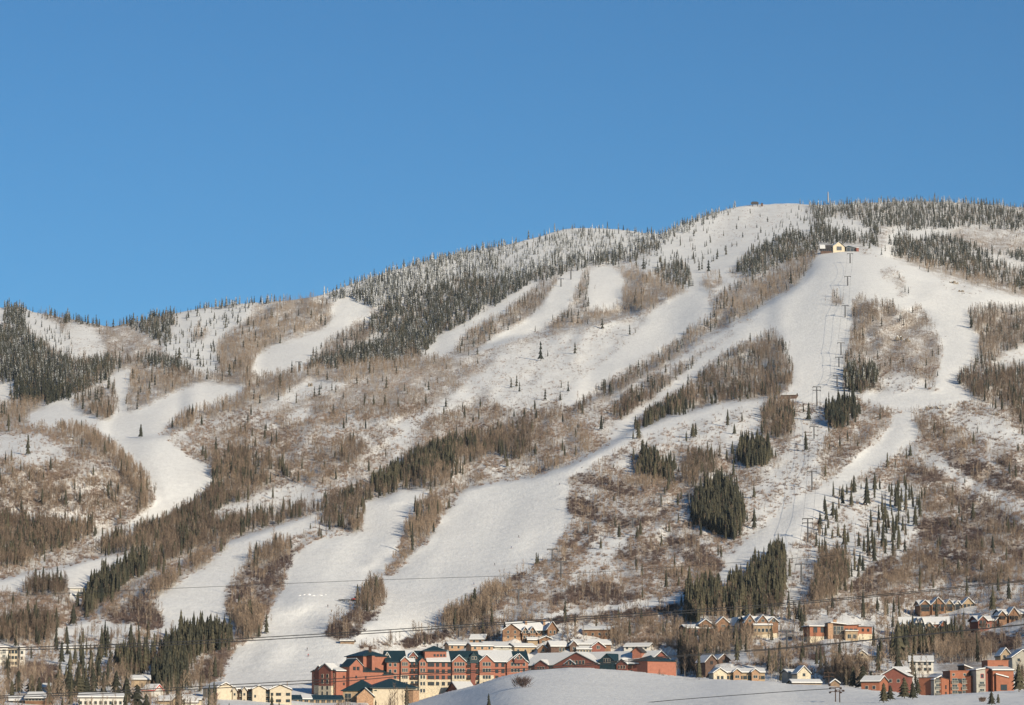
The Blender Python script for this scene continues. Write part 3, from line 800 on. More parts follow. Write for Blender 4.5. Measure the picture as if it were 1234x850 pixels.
WINM = {}
def window_mesh(w, h, fm, kind='window', lights=2):
    key = (round(w, 2), round(h, 2), fm, kind)
    if key in WINM: return WINM[key]
    b = MB(); t = .14
    b.abox(-w / 2 - t, -.10, -h / 2 - t, w / 2 + t, .1, h / 2 + t, 0)
    b.abox(-w / 2, -.13, -h / 2, w / 2, .08, h / 2, 1)
    if w > 1.3:
        for k in range(1, max(2, int(w / 1.1))):
            x = -w / 2 + w * k / max(2, int(w / 1.1)); b.abox(x - .05, -.17, -h / 2, x + .05, -.05, h / 2, 0)
    if h > 2.4: b.abox(-w / 2, -.165, -.05, w / 2, -.05, .05, 0)
    WINM[key] = b.mesh('window', [M[fm], M['glass']]); return WINM[key]
def balcony_mesh(w, d, fm):
    key = (round(w, 2), round(d, 2), fm, 'balcony')
    if key in WINM: return WINM[key]
    b = MB()
    b.abox(-w / 2, -d, -.15, w / 2, .05, .1)
    b.abox(-w / 2, -d, .95, w / 2, -d + .1, 1.1)
    n_ = max(3, int(w / .45))
    for k in range(n_ + 1):
        x = -w / 2 + .06 + (w - .12) * k / n_; b.abox(x - .05, -d + .01, .1, x + .05, -d + .08, .95)
    for x in (-w / 2, w / 2 - .1): b.abox(x, -d + .1, .1, x + .1, .0, 1.05)
    WINM[key] = b.mesh('balcony', [M[fm]]); return WINM[key]

class Building:
    def __init__(s, name, label, cat, px, py, Y, group=None):
        s.o = pt(px, py, Y); s.root = tag(empty(name, s.o), label, cat, group); s.Y = Y
    def done(s, mb, name, *mats): return mb.build(name, [M[m] for m in mats], s.root, s.o)
    def wing(s, pxL, YL, pxR, YR, depth_, base, eave, ridge, wall='log', roof='gable', rmat='roofgrey', snow=True,
             over=.6, stone=None, smat='stone', deep=8.0, rt=.3, part='wall'):
        L = pt(pxL, base, YL); Rr = pt(pxR, base, YR)
        z0 = L.z; z1 = pt(pxL, eave, YL).z; zr = pt(pxL, ridge, YL).z
        e = Vector((Rr.x - L.x, Rr.y - L.y, 0)); W = e.length; e.normalize()
        nrm = Vector((e.y, -e.x, 0)); back = -nrm
        up = Vector((0, 0, 1))
        w = dict(L=Vector((L.x, L.y, z0)), e=e, n=nrm, W=W, d=depth_, z0=z0, z1=z1, zr=zr)
        P0 = Vector((L.x, L.y, 0))
        def q(u, v, z): return P0 + e * u + back * v + up * z
        b = MB(); D_ = depth_
        if roof == 'gable':
            b.poly_prism([q(0, 0, z0 - deep), q(0, 0, z1), q(0, D_ / 2, zr), q(0, D_, z1), q(0, D_, z0 - deep)], e * W)
        elif roof == 'front':
            b.poly_prism([q(0, 0, z0 - deep), q(0, 0, z1), q(W / 2, 0, zr), q(W, 0, z1), q(W, 0, z0 - deep)], back * D_)
        elif roof == 'shed':
            b.poly_prism([q(0, 0, z0 - deep), q(0, 0, z1), q(0, D_, zr), q(0, D_, z0 - deep)], e * W)
        elif roof == 'slant':
            b.poly_prism([q(0, 0, z0 - deep), q(0, 0, z1), q(W, 0, zr), q(W, 0, z0 - deep)], back * D_)
        else:
            b.box(q(0, 0, z0 - deep), e * W, back * D_, up * (z1 - z0 + deep))
        s.done(b, part, wall)
        if stone:
            zs = pt(pxL, stone, YL).z
            k = MB(); g = .08
            k.box(q(-g, -g, z0 - deep), e * (W + 2 * g), back * (D_ + 2 * g), up * (zs - z0 + deep))
            s.done(k, 'stone_base', smat)
        o = over
        def chev(t0, t1, ins, u0=0.0, u1=1.0, halves=(0, 1)):
            k = MB()
            if roof == 'gable':
                sl_ = (zr - z1) / (D_ / 2); oo = o - ins
                us = -oo if u0 == 0 else W * u0; ue = W + oo if u1 == 1 else W * u1
                for hh in halves:
                    va, vb = (-oo, D_ / 2) if hh == 0 else (D_ + oo, D_ / 2)
                    za = z1 - oo * sl_
                    k.poly_prism([q(us, va, za + t0), q(us, vb, zr + t0), q(us, vb, zr + t1), q(us, va, za + t1)], e * (ue - us))
            elif roof == 'front':
                sl_ = (zr - z1) / (W / 2); oo = o - ins
                for hh in halves:
                    ua, ub = (-oo, W / 2) if hh == 0 else (W + oo, W / 2)
                    za = z1 - oo * sl_
                    k.poly_prism([q(ua, -oo, za + t0), q(ub, -oo, zr + t0), q(ub, -oo, zr + t1), q(ua, -oo, za + t1)], back * (D_ + oo))
            elif roof == 'shed':
                oo = o - ins; sl_ = (zr - z1) / D_
                k.poly_prism([q(-oo, -oo, z1 - oo * sl_ + t0), q(-oo, D_ + oo, zr + oo * sl_ + t0), q(-oo, D_ + oo, zr + oo * sl_ + t1), q(-oo, -oo, z1 - oo * sl_ + t1)], e * (W + 2 * oo))
            elif roof == 'slant':
                oo = o - ins; sl_ = (zr - z1) / W
                k.poly_prism([q(-oo, -oo, z1 - oo * sl_ + t0), q(W + oo, -oo, zr + oo * sl_ + t0), q(W + oo, -oo, zr + oo * sl_ + t1), q(-oo, -oo, z1 - oo * sl_ + t1)], back * (D_ + 2 * oo))
            elif roof == 'flat':
                oo = o - ins
                k.box(q(-oo, -oo, z1 + t0), e * (W + 2 * oo), back * (D_ + 2 * oo), up * (t1 - t0))
            elif roof == 'hip':
                oo = o - ins; h2 = min(D_, W) / 2
                if W >= D_: r0, r1 = (q(h2, D_ / 2, 0), q(W - h2, D_ / 2, 0))
                else: r0, r1 = (q(W / 2, h2, 0), q(W / 2, D_ - h2, 0))
                zz = z1 + t0
                vs = [q(-oo, -oo, zz), q(W + oo, -oo, zz), q(W + oo, D_ + oo, zz), q(-oo, D_ + oo, zz)]
                vs += [v + up * .25 for v in vs] + [r0 + up * (zr + t1), r1 + up * (zr + t1)]
                fs = [(3, 2, 1, 0), (0, 1, 5, 4), (1, 2, 6, 5), (2, 3, 7, 6), (3, 0, 4, 7)]
                if W >= D_: fs += [(4, 5, 9, 8), (5, 6, 9), (6, 7, 8, 9), (7, 4, 8)]
                else: fs += [(4, 5, 8), (5, 6, 9, 8), (6, 7, 9), (7, 4, 8, 9)]
                k.raw(vs, fs)
            return k
        s.done(chev(.02, rt, 0), 'roof', rmat)
        if snow is True: s.done(chev(rt + .003, rt + .42, .22), 'snow_cover', 'snowroof')
        elif snow:
            for a in snow: s.done(chev(rt + .003, rt + .38, .3, a[0], a[1], a[2]), 'snow_cover', 'snowroof')
        return w
    def place(s, w, me, name, face, u, z, out=0.0):
        """u in metres along the face, z above the base"""
        ang = math.atan2(w['e'].y, w['e'].x)
        if face == 'front': p = w['L'] + w['e'] * u + w['n'] * out; a = ang
        elif face == 'left': p = w['L'] - w['n'] * (w['d'] - u) - w['e'] * out; a = ang - math.pi / 2
        else: p = w['L'] + w['e'] * (w['W'] + out) - w['n'] * u; a = ang + math.pi / 2
        o = bpy.data.objects.new(name, me); col.objects.link(o); o.parent = s.root
        o.location = Vector((p.x, p.y, w['z0'] + z)) - s.o; o.rotation_euler = (0, 0, a)
        return o
    def windows(s, w, cols, rows, ww=1.3, hh=1.5, fm='trim', face='front', out=0.0):
        width = w['W'] if face == 'front' else w['d']
        for c in (cols if not isinstance(cols, int) else [(i + .5) / cols for i in range(cols)]):
            for z in rows: s.place(w, window_mesh(ww, hh, fm), 'window', face, width * c, z, out)
    def balconies(s, w, cols, rows, bw=3.0, d=1.3, fm='darktrim', face='front'):
        width = w['W'] if face == 'front' else w['d']
        for c in cols:
            for z in rows:
                s.place(w, balcony_mesh(bw, d, fm), 'balcony', face, width * c, z)
                s.place(w, window_mesh(bw * .7, 1.9, fm), 'glass_door', face, width * c, z + 1.05)
    def chimney(s, px, Y, py0, py1, w_=1.2, m='stone', name='chimney'):
        p = pt(px, py0, Y); z1 = pt(px, py1, Y).z
        b = MB(); b.abox(p.x - w_ / 2, p.y - w_ / 2, p.z, p.x + w_ / 2, p.y + w_ / 2, z1); b.abox(p.x - w_ / 2 - .15, p.y - w_ / 2 - .15, z1, p.x + w_ / 2 + .15, p.y + w_ / 2 + .15, z1 + .25)
        s.done(b, name, m)
def mpp(Y): return Y / F
def yaw_ends(pxL, pxR, Y, yaw):
    """distances of the two ends of a front that is turned by yaw (degrees, + turns towards the right)"""
    half = (pxR - pxL) / 2 * mpp(Y) * math.tan(R(yaw))
    return Y - half, Y + half

# ------------------------------------------------------------------ the big red hotel
def hotel():
    Y = 1590
    h = Building('hotel', 'long terracotta hotel with dark green and snowy roofs behind the white mound', 'hotel', 500, 835, Y)
    # west end, turned towards the sun; its left end lies in shade
    w = h.wing(405, 1565, 462, 1583, 21, 838, 809, 801, 'orange', 'gable', 'green', [(0.0, .42, (0,))])
    h.windows(w, [.16, .16 + .25, .62], [9.0, 5.6], 1.0, 1.3, 'orange')
    h.windows(w, [.12, .32, .5, .68, .88], [2.0, 4.6, 7.2, 9.8], 1.3, 1.7, 'stone', 'left')
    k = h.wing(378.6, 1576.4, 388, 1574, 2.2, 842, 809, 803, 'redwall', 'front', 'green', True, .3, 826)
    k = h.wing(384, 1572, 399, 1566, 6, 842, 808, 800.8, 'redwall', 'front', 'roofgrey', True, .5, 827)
    h.windows(k, [.3, .7], [2.5, 5.2, 8.2, 11.0], 1.2, 1.8, 'stone')
    k = h.wing(421, 1566.5, 437, 1571.5, 8, 838, 803, 794.5, 'orange', 'front', 'green', [(0, 1, (1,))], .5)
    h.windows(k, [.36, .64], [13.2], 1.4, 1.5, 'darktrim')
    h.windows(k, [.5], [9.0], 1.0, 1.3, 'orange')
    k = h.wing(462, 1583, 474, 1586, 16, 838, 813, 801, 'orange', 'shed', 'green', None)
    # tall stair block
    w = h.wing(437.5, 1584, 466, 1592, 16, 838, 791, 783.5, 'orange', 'hip', 'green', None, .9)
    h.windows(w, [.45, .8], [10.5], 1.0, 1.3, 'orange')
    w = h.wing(448, 1581, 451.5, 1582, 5, 838, 790.5, 789, 'orange', 'flat', 'green', None, .2)
    # main front
    YM = 1588
    w = h.wing(466, YM, 636, YM + 8, 24, 848, 797.5, 784, 'orange', 'gable', 'green', [(.28, .45, (0,)), (.66, .9, (0,)), (.14, .2, (0,))], .9, 819)
    def bay(a, b, eave, peak, cols_=(.25, .5, .75), ww=.9, snow=True, rows=(19.7, 16.6, 13.2, 9.9, 6.4)):
        t = (a - 466) / 170 * 8
        k = h.wing(a, YM + t - 1.4, b, YM + t - 1.1, 9, 848, eave, peak, 'orange', 'front', 'green', snow, .5, 814)
        h.windows(k, list(cols_), rows, ww, 1.7, 'trim'); return k
    bay(483, 492.5, 797, 792.5, (.25, .5, .75), .7)
    bay(505, 513.5, 797, 793, (.3, .7), .9, None)
    bay(545, 561.5, 798, 790.5, (.22, .42, .62, .82), 1.0)
    bay(578, 595, 798, 790, (.3, .5, .7), 1.1)
    bay(611, 636.5, 799, 789.5, (.25, .4, .55, .8), 1.2)
    W_m = w['W']
    def cf(px): return (px - 466) / 170
    h.windows(w, [cf(x) for x in (470, 476)], (19.3, 16.2, 13.1), 1.2, 1.5)
    h.windows(w, [cf(x) for x in (517, 521, 527, 534, 541)], (19.3, 16.2, 13.1, 9.9), 1.4, 1.6, 'darktrim')
    h.windows(w, [cf(x) for x in (598.5, 606)], (19.3, 16.2, 13.1, 9.9), 1.4, 1.6, 'darktrim')
    h.balconies(w, [cf(x) for x in (496.5, 501.5, 564.5, 575.5)], (18.3, 15.2, 12.1, 9.0), 1.8, 1.0, 'darktrim')
    b = MB()   # dark red recess between the balconies
    k = h.wing(567.5, YM + 4.2, 573, YM + 4.4, 3, 848, 797, 796, 'redwall', 'flat', 'green', None, .2)
    # penthouse over the roof
    k = h.wing(512, YM + 5, 538, YM + 7, 12, 800, 785, 778.5, 'orange', 'hip', 'green', None, .9, deep=1)
    h.windows(k, [.45, .6, .75, .9], [4.2], .8, .9, 'darktrim')
    # roof dormers
    for a, b_, e_, r_, m in ((463, 470, 793, 787.5, 'cream'), (493, 503, 792, 786, 'redwall'), (566, 577, 793, 786, 'green'), (620, 632, 795, 789, 'redwall')):
        k = h.wing(a, YM + 4, b_, YM + 4.3, 8, 797, e_, r_, m, 'front', 'green', True if m != 'green' else None, .5, deep=1)
        h.windows(k, [.35, .65], [1.6], .9, 1.4, 'trim')
    k = h.wing(560, YM + 5, 583, YM + 6, 10, 797, 793.5, 785.5, 'green', 'hip', 'green', None, .5, deep=1)
    # east wing, turned away to the left
    YL, YR = 1668, 1622
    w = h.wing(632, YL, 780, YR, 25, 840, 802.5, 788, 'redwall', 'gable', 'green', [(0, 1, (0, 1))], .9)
    h.windows(w, [(x - 632) / 148 for x in (638, 655, 664, 728, 736, 750, 757)], (15.2, 12.0), 1.6, 1.6, 'trim')
    h.balconies(w, [(x - 632) / 148 for x in (761, 776)], (14.2, 11.0), 2.4, 1.1)
    def ebay(a, b, eave, peak, mat_='redwall', snow=True, **kw):
        f = lambda x: YL + (YR - YL) * (x - 632) / 148 - 1.5
        return h.wing(a, f(a), b, f(b), 10, 840, eave, peak, mat_, 'front', 'green', snow, .5, **kw)
    k = ebay(644, 660, 802, 796.5, snow=True); h.windows(k, [.3, .5, .7], (15.0, 12.5), .8, 1.4)
    k = ebay(667, 723, 802.5, 787.5); h.windows(k, [.3, .37, .44, .51, .58, .65], [17.6], 1.0, 2.0, 'trim'); h.windows(k, [.2, .5, .64, .8, .9], [13.0], 1.6, 2.0, 'darktrim')
    k = ebay(680, 694, 801.5, 796); h.windows(k, [.5], [14.4], 2.2, 1.2, 'trim')
    k = ebay(743, 756, 801, 795); h.windows(k, [.25, .5, .75], (15.2, 12.0, 9), .8, 1.5)
    k = ebay(722, 741, 797, 788.5, 'green', None, deep=1); h.windows(k, [.35, .5, .65], [18.6], 1.0, 2.0)
    k = h.wing(762, 1632, 773, 1630, 6, 798, 785, 780, 'orange', 'front', 'roofgrey', None, .9, deep=1)
    # bright end block
    k = h.wing(780.5, 1618, 815, 1628, 22, 838, 797, 789, 'orange', 'hip', 'green', None, .9, 815, 'cream')
    # low snowy entrance shed in front
    k = h.wing(552, 1574, 573, 1577, 18, 836, 832.5, 822.5, 'redwall', 'gable', 'roofgrey', True, .6, deep=4)
    h.chimney(446, 1592, 788, 779.5, 1.4, 'darktrim', 'chimney')
    h.chimney(527, 1600, 784, 776.5, .8, 'steel', 'vent')
    return h
hotel()

def clubhouse():
    h = Building('clubhouse', 'low cream hall with broad dark hip roof in front of the red hotel', 'hall', 450, 848, 1530)
    w = h.wing(449, 1525, 501, 1530, 20, 856, 829.5, 818, 'cream', 'hip', 'green', None, 1.6)
    w = h.wing(413, 1528, 452, 1526, 18, 858, 833, 819.5, 'tan', 'hip', 'green', None, 1.0)
    h.windows(w, [.16, .5], [6.5], 3.0, 4.5, 'trim')
    k = h.wing(430, 1521, 450, 1522, 7, 858, 839, 830, 'fieldstone', 'front', 'green', [(0, 1, (1,))], .8)
    k = h.wing(498, 1526, 505, 1530, 12, 856, 832, 829, 'fieldstone', 'flat', 'green', None, .4)
    w = h.wing(352, 1514, 413, 1519, 12, 862, 843, 838, 'tan', 'gable', 'green', [(.2, .4, (0,))], .7)
    h.windows(w, 9, [6.2], 1.7, 2.6, 'tan')
clubhouse()

def condo():
    h = Building('condominium', 'four-storey cream condominium with shaded balconies below the ski run', 'building', 305, 850, 1500)
    Y = 1480
    w = h.wing(261, Y, 282, Y + 5, 14, 866, 829.5, 823.5, 'cream', 'front', 'darktrim', True, .5)
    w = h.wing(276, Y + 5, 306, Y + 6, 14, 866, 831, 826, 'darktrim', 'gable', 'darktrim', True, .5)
    h.balconies(w, [.22, .52, .85], (4.5, 7.4, 10.3), 2.6, .9, 'cream')
    for a, b in ((280, 288), (291.5, 300)):
        k = h.wing(a, Y + 3.6, b - 3, Y + 3.6, 6, 866, 832, 828.5, 'cream', 'front', 'darktrim', True, .6)
        h.windows(k, [.5], (5.3, 8.2, 11.2), .8, 1.1)
    w = h.wing(304, Y, 320, Y + 1, 14, 866, 831, 827, 'cream', 'front', 'darktrim', True, .5)
    h.windows(w, [.2], (4.5, 7.4, 10.3), .8, 1.2)
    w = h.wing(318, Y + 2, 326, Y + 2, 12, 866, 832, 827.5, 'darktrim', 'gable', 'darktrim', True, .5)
    h.balconies(w, [.5], (4.5, 7.4, 10.3), 2.2, .9, 'cream')
    w = h.wing(325, Y - 1, 351, Y, 15, 866, 831.5, 826, 'cream', 'front', 'darktrim', True, .6)
    h.windows(w, [.10, .34, .46, .80, .88], (2.6, 5.3, 8.2, 11.2), .9, 1.1, 'darktrim')
    h.chimney(261, Y - 2, 866, 836, .5, 'redwall', 'flue')
condo()

# ------------------------------------------------------------------ smaller houses: each one its own thing
def simple(name, label, cat, x0, x1, base, eave, ridge, wall, roof='gable', yaw=0, d=10, rmat='roofgrey', snow=True,
           cols_=None, rows=(1.8,), ww=1.2, hh=1.3, fm='trim', stone=None, Y=None, group=None, side=None, over=.6):
    if Y is None: Y = float(depth((x0 + x1) / 2, min(base, 848)))
    h = Building(name, label, cat, (x0 + x1) / 2, base, Y, group)
    YL, YR = yaw_ends(x0, x1, Y, yaw)
    w = h.wing(x0, YL, x1, YR, d, base, eave, ridge, wall, roof, rmat, snow, over, stone, 'fieldstone')
    if cols_: h.windows(w, cols_, rows, ww, hh, fm)
    if side: h.windows(w, side[1], rows, ww, hh, fm, side[0])
    NO_GROW.append((x0 - 2, eave - 1, x1 + 2, base + 5))
    return h, w
NO_GROW += [(375, 783, 640, 852), (640, 783, 818, 812), (350, 815, 530, 852), (256, 822, 354, 852)]

# log lodge above the hotel
def lodge():
    Y = float(depth(640, 774)); 
    h = Building('log_lodge', 'large brown log lodge with many snowy gables right above the red hotel', 'lodge', 640, 774, Y)
    w = h.wing(612, Y, 664, Y + 4, 13, 772, 759.5, 750, 'log', 'gable', 'roofgrey', True, .9)
    h.windows(w, 9, (1.8, 4.8), 1.1, 1.5)
    for a, b, e_, r_ in ((606, 627, 760, 752.5), (629.5, 637, 762, 756.5), (638, 646, 762, 756), (660, 672, 758, 749.5)):
        k = h.wing(a, Y - 2, b, Y - 1.5, 9, 773, e_, r_, 'log', 'front', 'darktrim', True, .9, 768, 'fieldstone')
        h.windows(k, [.3, .7], (2.4, 5.2), .9, 1.5)
    k = h.wing(650, Y - 7, 666, Y - 6, 6, 777, 771, 767.5, 'log', 'front', 'roofgrey', True, .7); h.windows(k, [.3, .7], [1.4], 1.4, 1.6)
    k = h.wing(636, Y - 7, 648, Y - 6, 5, 776, 771.5, 769, 'tan', 'gable', 'roofgrey', True, .7)
    h.chimney(634, Y + 6, 758, 748.5, 1.2, 'fieldstone'); h.chimney(656, Y + 7, 757, 747.5, 1.2, 'fieldstone')
    NO_GROW.append((603, 757, 676, 780))
lodge()
simple('cabin', 'small grey-brown cabin with snowy roof left of the log lodge', 'cabin', 566, 584, 777, 771, 765.5, 'fieldstone', 'gable', -12, 9, cols_=[.3, .7])
simple('log_house', 'brown log house with bowed snowy roof among aspens right of the lodge', 'house', 702, 735, 768, 759.5, 756, 'log', 'gable', -14, 12, cols_=4, rows=(1.6,))
simple('chalet', 'low house with long snowy roof behind the hotel penthouse, left of the log cabin', 'house', 541, 564, 784, 778, 774.5, 'fieldstone', 'gable', 16, 10, cols_=3)
simple('chalet', 'low house with two snowy slopes directly behind the hotel green dormer', 'house', 568, 594, 785, 779, 775.5, 'fieldstone', 'gable', 20, 9, cols_=3)
simple('chalet', 'pale blue shaded roof house below the left end of the log lodge', 'house', 590, 619, 784, 780, 774, 'grey', 'shed', 24, 10, cols_=3)
simple('chalet', 'brown house with sloping snowy roof below the log lodge centre', 'house', 620, 646, 788, 780, 776, 'tan', 'gable', 28, 10, cols_=3)
simple('chalet', 'small gabled house with bluish roof below the log lodge right end', 'house', 648, 661, 788, 783, 777.5, 'log', 'front', -10, 8, cols_=[.5])
simple('chalet', 'dark house with blue snowy roof and pale lit door above the hotel', 'house', 664, 684, 787, 779.5, 773.5, 'darklog', 'gable', 14, 11, cols_=[.55, .75], ww=1.0, hh=2.0)
def row_chalet():
    Y = float(depth(712, 784))
    h = Building('chalet', 'wide red chalet with three snowy roofs above the hotel entrance gable', 'house', 712, 784, Y)
    w = h.wing(690, Y, 736, Y + 2, 12, 788, 777, 771.5, 'log', 'gable', 'roofgrey', True, .8)
    k = h.wing(713, Y - 3, 729, Y - 2.5, 8, 788, 780, 774, 'redwall', 'front', 'roofgrey', True, .8); h.windows(k, [.5], [3.5], 1.6, 1.6)
    k = h.wing(687, Y - 2, 696, Y - 1.5, 8, 788, 778, 773, 'darklog', 'front', 'roofgrey', True, .6); h.windows(k, [.5], [3.0], 1.0, 1.5)
    k = h.wing(695, Y - 4, 713, Y - 3.5, 4, 788, 783, 779.5, 'tan', 'shed', 'roofgrey', True, .5); h.windows(k, 5, [1.2], .9, 1.4)
row_chalet()
simple('chalet', 'house with pale gable and snowy roof behind the hotel roof cupola', 'house', 752, 782, 785, 780, 776, 'white', 'gable', -18, 11, cols_=4)

# town, upper right
def chalets_left():
    Y = float(depth(850, 766))
    h = Building('townhouse_row', 'dark red townhouse row with snowy gables at the foot of the tall firs', 'townhouses', 850, 766, Y)
    w = h.wing(826, Y, 882, Y + 6, 12, 768, 757.5, 753.5, 'redwall', 'gable', 'roofgrey', True, .7, 766); h.windows(w, 10, (1.6, 3.6), 1.0, 1.2)
    for a, b, r_ in ((843, 858, 747), (863, 880, 744.5)):
        k = h.wing(a, Y + 2, b, Y + 3, 9, 766, 752.5, r_, 'log', 'front', 'roofgrey', True, .7); h.windows(k, [.5], [5.4], 2.0, 1.0, 'trim')
    NO_GROW.append((824, 752, 884, 772))
chalets_left()
def chalets_right():
    Y = float(depth(918, 766))
    h = Building('chalet', 'orange-brown chalet with three steep snowy gables beside the firs', 'chalet', 918, 763, Y)
    w = h.wing(900, Y, 937, Y + 5, 13, 763, 752, 743.5, 'log', 'gable', 'roofgrey', True, .8)
    for a, b, r_ in ((898, 910, 741.5), (913, 926, 742), (927, 938, 745)):
        k = h.wing(a, Y - 2, b, Y - 1.6, 9, 763, 750, r_, 'log', 'front', 'darktrim', True, .7); h.windows(k, [.5], [6.8], 1.6, 1.4)
    k = h.wing(908, Y - 3.5, 931, Y - 3, 2.5, 763, 754, 751.5, 'tan', 'shed', 'roofgrey', True, .4); h.windows(k, 5, [1.5], 1.3, 1.8)
    b = MB(); p = pt(902, 767, Y - 8); q_ = pt(937, 763, Y - 5)
    b.poly_prism([p, q_, q_ - Vector((0, 0, 3)), p - Vector((0, 0, 3))], Vector((0, .6, 0))); h.done(b, 'retaining_wall', 'stone')
    NO_GROW.append((896, 746, 940, 770))
chalets_right()
simple('chalet', 'small chalet with bright bluish snow roof between the townhouse row and orange chalet', 'house', 885, 896, 766, 754, 745, 'white', 'front', 20, 9, cols_=[.5])
def aframe():
    Y = float(depth(862, 804))
    h = Building('a_frame_house', 'dark A-frame house with white roof edges among bare trees', 'house', 862, 804, Y)
    w = h.wing(850, Y, 865, Y + 3, 10, 804, 798, 789.5, 'darklog', 'front', 'darktrim', True, .8); h.windows(w, [.5], [2.2], 1.4, 1.6, 'darktrim')
    k = h.wing(866, Y + 2, 879, Y + 4, 10, 803, 795, 789, 'darklog', 'front', 'darktrim', [(0, 1, (0,))], .8); h.windows(k, [.5], [2.5], 1.4, 1.6, 'darktrim')
    NO_GROW.append((847, 792, 882, 810))
aframe()
def longhouse():
    Y = 1475
    h = Building('motel', 'long pale two-storey block half hidden behind the snow mound', 'building', 892, 822, Y)
    w = h.wing(860, Y, 876, Y + 1, 10, 824, 811.5, 806, 'stone', 'front', 'roofgrey', True, .6); h.windows(w, [.35, .65], [2.8], .9, 1.2, 'darktrim')
    w = h.wing(874, Y + 2, 922, Y + 3, 11, 824, 811, 806.5, 'tan', 'gable', 'roofgrey', True, .6); h.windows(w, 9, [2.8], 1.5, 1.3, 'darktrim')
    for a in (884, 906):
        k = h.wing(a, Y, a + 9, Y, 6, 824, 810.5, 807, 'fieldstone', 'front', 'roofgrey', True, .5); h.windows(k, [.5], [3.2], 1.8, 1.2, 'trim')
    NO_GROW.append((856, 804, 926, 822))
longhouse()
def modern():
    Y = float(depth(1012, 771))
    h = Building('modern_lodge', 'flat-roofed orange timber lodge with stone tower and tall glazing beside a blue shadow', 'house', 1012, 771, Y)
    w = h.wing(976, Y, 998, Y + 3, 10, 770, 755.5, 754, 'brick', 'flat', 'darktrim', True, .9, 767); h.windows(w, [.3, .7], [4.8], 2.0, 2.6, 'darktrim')
    k = h.wing(998, Y - 1, 1004, Y - .5, 6, 771, 751.5, 751, 'fieldstone', 'flat', 'darktrim', None, .2)
    k = h.wing(1003, Y + 1, 1017, Y + 2, 10, 771, 751.5, 753, 'darktrim', 'slant', 'darktrim', True, 1.2); h.windows(k, [.25, .55, .85], [5.0], 1.6, 4.4, 'trim')
    k = h.wing(1017, Y + 2, 1035, Y + 4, 10, 771, 754, 753.2, 'brick', 'slant', 'darktrim', None, 1.0, 766); h.windows(k, [.2, .5, .8], [5.2], 1.6, 1.4, 'darktrim')
    k = h.wing(1019, Y - 2, 1034, Y - 1, 3, 772, 761, 760, 'tan', 'flat', 'darktrim', True, .5); h.windows(k, [.3, .75], [2.2], 1.8, 2.2, 'trim')
    k = h.wing(1035, Y + 4, 1051, Y + 9, 9, 770, 755.5, 754.5, 'brick', 'flat', 'darktrim', None, .8, 764); h.windows(k, [.3, .7], [4.8], 1.3, 1.4, 'darktrim')
    h.chimney(1006, Y + 6, 752, 747.5, 1.8, 'fieldstone')
    NO_GROW.append((972, 748, 1056, 777))
modern()
def chalet_row(label, px0, px1, base, eave, ridge, gables, wall, yaw=0, extra=None, cat='chalet', stone=None, name='chalet'):
    Y = float(depth((px0 + px1) / 2, base))
    h = Building(name, label, cat, (px0 + px1) / 2, base, Y)
    YL, YR = yaw_ends(px0, px1, Y, yaw)
    w = h.wing(px0, YL, px1, YR, 12, base, eave, ridge, wall, 'gable', 'roofgrey', True, .8, stone, 'fieldstone')
    n_ = max(3, int((px1 - px0) / 5)); h.windows(w, n_, (1.8,), 1.2, 1.7)
    for (a, b, e_, r_, m) in gables:
        f = lambda x: YL + (YR - YL) * (x - px0) / (px1 - px0) - 1.8
        k = h.wing(a, f(a), b, f(b), 9, base + .6, e_, r_, m, 'front', 'darktrim', True, .8, stone, 'fieldstone')
        H_m = (base - e_) * mpp(Y)
        h.windows(k, [.3, .7] if b - a < 12 else [.2, .5, .8], [1.9] + ([H_m - .4] if H_m > 4.0 else []), 1.5, 1.9, 'darktrim')
        if b - a > 7: h.place(k, balcony_mesh((b - a) * mpp(Y) * .75, 1.3, 'darktrim'), 'balcony', 'front', k['W'] * .5, H_m * .48)
    NO_GROW.append((px0 - 2, eave - 3, px1 + 2, base + 4))
    return h
chalet_row('orange-lit chalet row with five gables, highest one below the scrub slope', 1108, 1175, 738, 729, 724.5,
           [(1109, 1121, 729.5, 724, 'log'), (1123, 1139, 729, 720.5, 'log'), (1140, 1149, 729, 723, 'tan'), (1151, 1158, 729, 725, 'white'), (1160, 1175, 729, 721, 'tan')], 'log', 6)
chalet_row('big orange chalet with tall arched windows above the dark firs', 1084, 1144, 772, 752.5, 744.5,
           [(1084, 1092, 756, 751, 'log'), (1095, 1103, 755, 749, 'brick'), (1103, 1108, 752, 745, 'white'), (1109, 1114, 752, 745, 'white'), (1116, 1126, 756, 750.5, 'tan'), (1132, 1144, 756, 748.5, 'brick')], 'brick', -6)
chalet_row('dark red house with two snowy gables in shade on the right slope', 1178, 1210, 758, 748, 743,
           [(1179, 1190, 748.5, 743, 'redwall'), (1200, 1209, 748.5, 743.5, 'redwall')], 'redwall', 14, name='house', cat='house')
chalet_row('brown house with steep snowy gable at the far right edge', 1206, 1240, 748, 740, 735,
           [(1204, 1212, 741.5, 737, 'log'), (1216, 1228, 741, 732.5, 'log')], 'log', 10, name='house', cat='house')
simple('house', 'pale stuccoed house with arched window and broad snowy roof below the firs', 'house', 1096, 1125, 812, 798, 791.5, 'white', 'gable', -6, 14, cols_=[.2, .42, .66, .85], rows=(2.0, 4.6))
simple('house', 'cream cottage with one pointed gable in the snowy clearing', 'cottage', 1032, 1046, 797, 790, 784.5, 'stone', 'front', 0, 9, cols_=[.5], rows=(3.0,))
simple('house', 'cream cottage side wing with snowy roof right of the pointed gable', 'cottage', 1046, 1056, 796, 791, 786.5, 'stone', 'gable', 0, 8, cols_=[.5])
simple('shed', 'low shed with snowy roof left of the pointed cream cottage', 'shed', 1023, 1031, 796, 791.5, 788, 'grey', 'gable', 20, 6)
